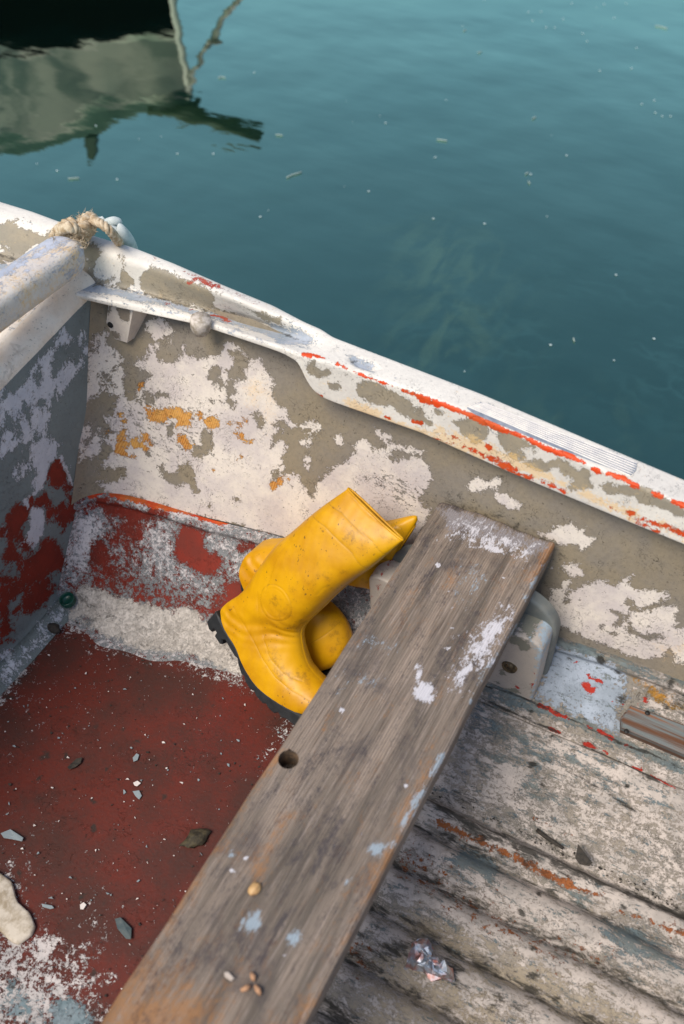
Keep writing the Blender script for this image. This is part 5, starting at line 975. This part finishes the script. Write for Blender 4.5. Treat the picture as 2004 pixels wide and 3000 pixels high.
o = mb.obj('foam_specks', simple('foam_speck', lin(190, 205, 205), .4), origin=(0, 2, ZW)); meta(o, 'tiny pale foam specks and bubbles floating on the water', 'foam', kind='stuff')
mb = MB()
for i, tx in enumerate(('840 520 855 512 870 508 884 503', '1920 75 1938 78 1955 83', '640 228 650 224 660 228', '1358 90 1365 86', '1400 155 1410 150', '1560 348 1570 342', '808 394 828 396', '200 523 232 521', '1540 510 1548 505', '1548 530 1552 538', '1280 408 1310 412', '1680 990 1683 1000')):
    q = T('O', tx); P_ = np.array([at(*p, ZW+.003) for p in q]); mb.tube(resample(P_, 6), .0019, 5)
o = mb.obj('floating_straw', simple('straw_bit', lin(150, 162, 156), .6), origin=(0, 2, ZW)); meta(o, 'pale bits of straw and leaf floating on the water', 'debris', kind='stuff')
# underwater-looking slick drifting near the top
# ------------------------------------------------------------------ second boat: seen mirrored in the water, top left
YD = (at(495, -90, ZW)[0:2]*1.0)
D0 = at(495, -90, ZW); hd = np.array([FW[0], FW[1], 0]); hd /= np.linalg.norm(hd)
def mir(px, py, back=0.0):
    """the point whose reflection in the water shows at this pixel, in the upright plane through the stem"""
    d_ = ray(px, py); t_ = ((D0+hd*back-CAM) @ hd)/(d_ @ hd); p = CAM+d_*t_; return np.array([p[0], p[1], 2*ZW-p[2]])
SB = empty('moored_boat', mir(495, -90), 'black-hulled boat with a pale upper band, mirrored in the water at the top left', 'boat')
def strip(name, lo, hi, mat, thick=.03, rows_=14, back=0.0):
    a_ = resample(lo, 60); b_ = resample(hi, 60); Gs = []
    for k_ in range(rows_+1):
        f_ = k_/rows_; px = a_*(1-f_)+b_*f_; Gs.append([mir(x, y, back+.9*((555-x)/600)**2*(1.0)) for x, y in px])
    Gs = np.array(Gs); inner = Gs+hd*thick; nr_, nc_ = Gs.shape[:2]
    Vv = np.vstack([Gs.reshape(-1, 3), inner.reshape(-1, 3)]); F1 = grid_faces(nr_, nc_); N_ = nr_*nc_; Fc = [tuple(f) for f in F1]+[tuple(f+N_)[::-1] for f in F1]
    for r_ in (0, nr_-1):
        for c2 in range(nc_-1): i_ = r_*nc_+c2; Fc.append((i_, i_+1, i_+1+N_, i_+N_))
    for c2 in (0, nc_-1):
        for r_ in range(nr_-1): i_ = r_*nc_+c2; Fc.append((i_, i_+nc_, i_+nc_+N_, i_+N_))
    return mesh_obj(name, Vv, Fc, mat, SB)
blk = simple('black_hull', (.002, .002, .002), .9, spec=0.0); hw = NT('pale_topside'); nz = hw.noise(1.6, 5, .55, .5, vec=hw.map(scale=(1, 1, 2.6))); hw.put(hw.b.inputs['Base Color'], hw.mix(hw.ramp(nz, .38, .62), (.040, .030, .034), (.20, .125, .14))); hw.b.inputs['Roughness'].default_value = .5; hw = hw.m
strip('black_hull', T('O', '-500 -60 200 -80 495 -90'), T('O', '-500 180 0 166 135 160 310 140 430 105 525 92'), blk)
strip('topside_band', T('O', '-500 180 0 166 135 160 310 140 430 105 525 92'), T('O', '-500 375 0 371 96 371 160 361 256 310 351 294 447 281 553 259'), hw)
strip('rub_rail', T('O', '-500 375 0 371 96 371 160 361 256 310 351 294 447 281 553 259'), T('O', '-500 436 0 428 128 422 256 392 320 348 415 330 500 326 558 328'), simple('rail_dark', (.02, .03, .03), .7), .10, 4)
V, Fc = tube(np.array([mir(x, y, -.03) for x, y in T('O', '495 -90 505 0 515 50 525 92 540 180 554 262')]), .016, 8); mesh_obj('stem_post', V, Fc, simple('stem_pale', (.42, .28, .32), .6), SB)
V, Fc = prism(np.array([mir(x, y, .02) for x, y in T('O', '255 380 295 380 290 440 260 440')]), hd, -.05, .05, .004); mesh_obj('post', V, Fc, simple('post_dark', (.03, .03, .025), .8), SB, smooth=False)
V, Fc = prism(np.array([mir(x, y, .02) for x, y in T('O', '556 290 586 292 584 320 560 318')]), hd, -.05, .05, .004); mesh_obj('cleat_block', V, Fc, simple('post_dark2', (.03, .03, .025), .8), SB, smooth=False)
V, Fc = tube(np.array([mir(x, y, -.05) for x, y in T('O', '430 320 560 338 680 372 768 394')]), [.035, .045, .045, .04], 10); mesh_obj('bowsprit', V, Fc, simple('spar_dark', (.035, .032, .02), .8), SB)
mb = MB(); pth = np.array([mir(x, y, -.06) for x, y in T('O', '552 232 580 185 618 118 650 60 704 -5 745 -80 760 -110')]); strands(mb, pth, .0065, .0075, 34, n=160)
for f_ in (.5,):
    c_ = mir(620, 117, -.06); 
    for k_ in range(5): mb.tube(np.array([c_+rng.normal(size=3)*.02 for _ in range(4)]), .014, 6)
o = mb.obj('mooring_rope', simple('mooring_hemp', (.42, .27, .30), .9, (.10, .07, .08), 30, .5)); meta(o, 'tan mooring rope with a knot, mirrored at the bow of the dark boat', 'rope')
# far half of the hull so the boat is solid seen from elsewhere
Pq = np.array([mir(495, -90), mir(558, 328), mir(-500, 436), mir(-500, -60)]); back_ = Pq.copy(); back_[2:] += hd*2.6; back_[2, :2] += hd[:2]*.2
V = np.vstack([back_ + hd*.05*np.array([[1], [1], [1], [1]]), back_+hd*.08]); mesh_obj('far_topside', V, [(0, 1, 2, 3), (7, 6, 5, 4), (0, 4, 5, 1), (1, 5, 6, 2), (2, 6, 7, 3), (3, 7, 4, 0)], blk, SB, smooth=False)
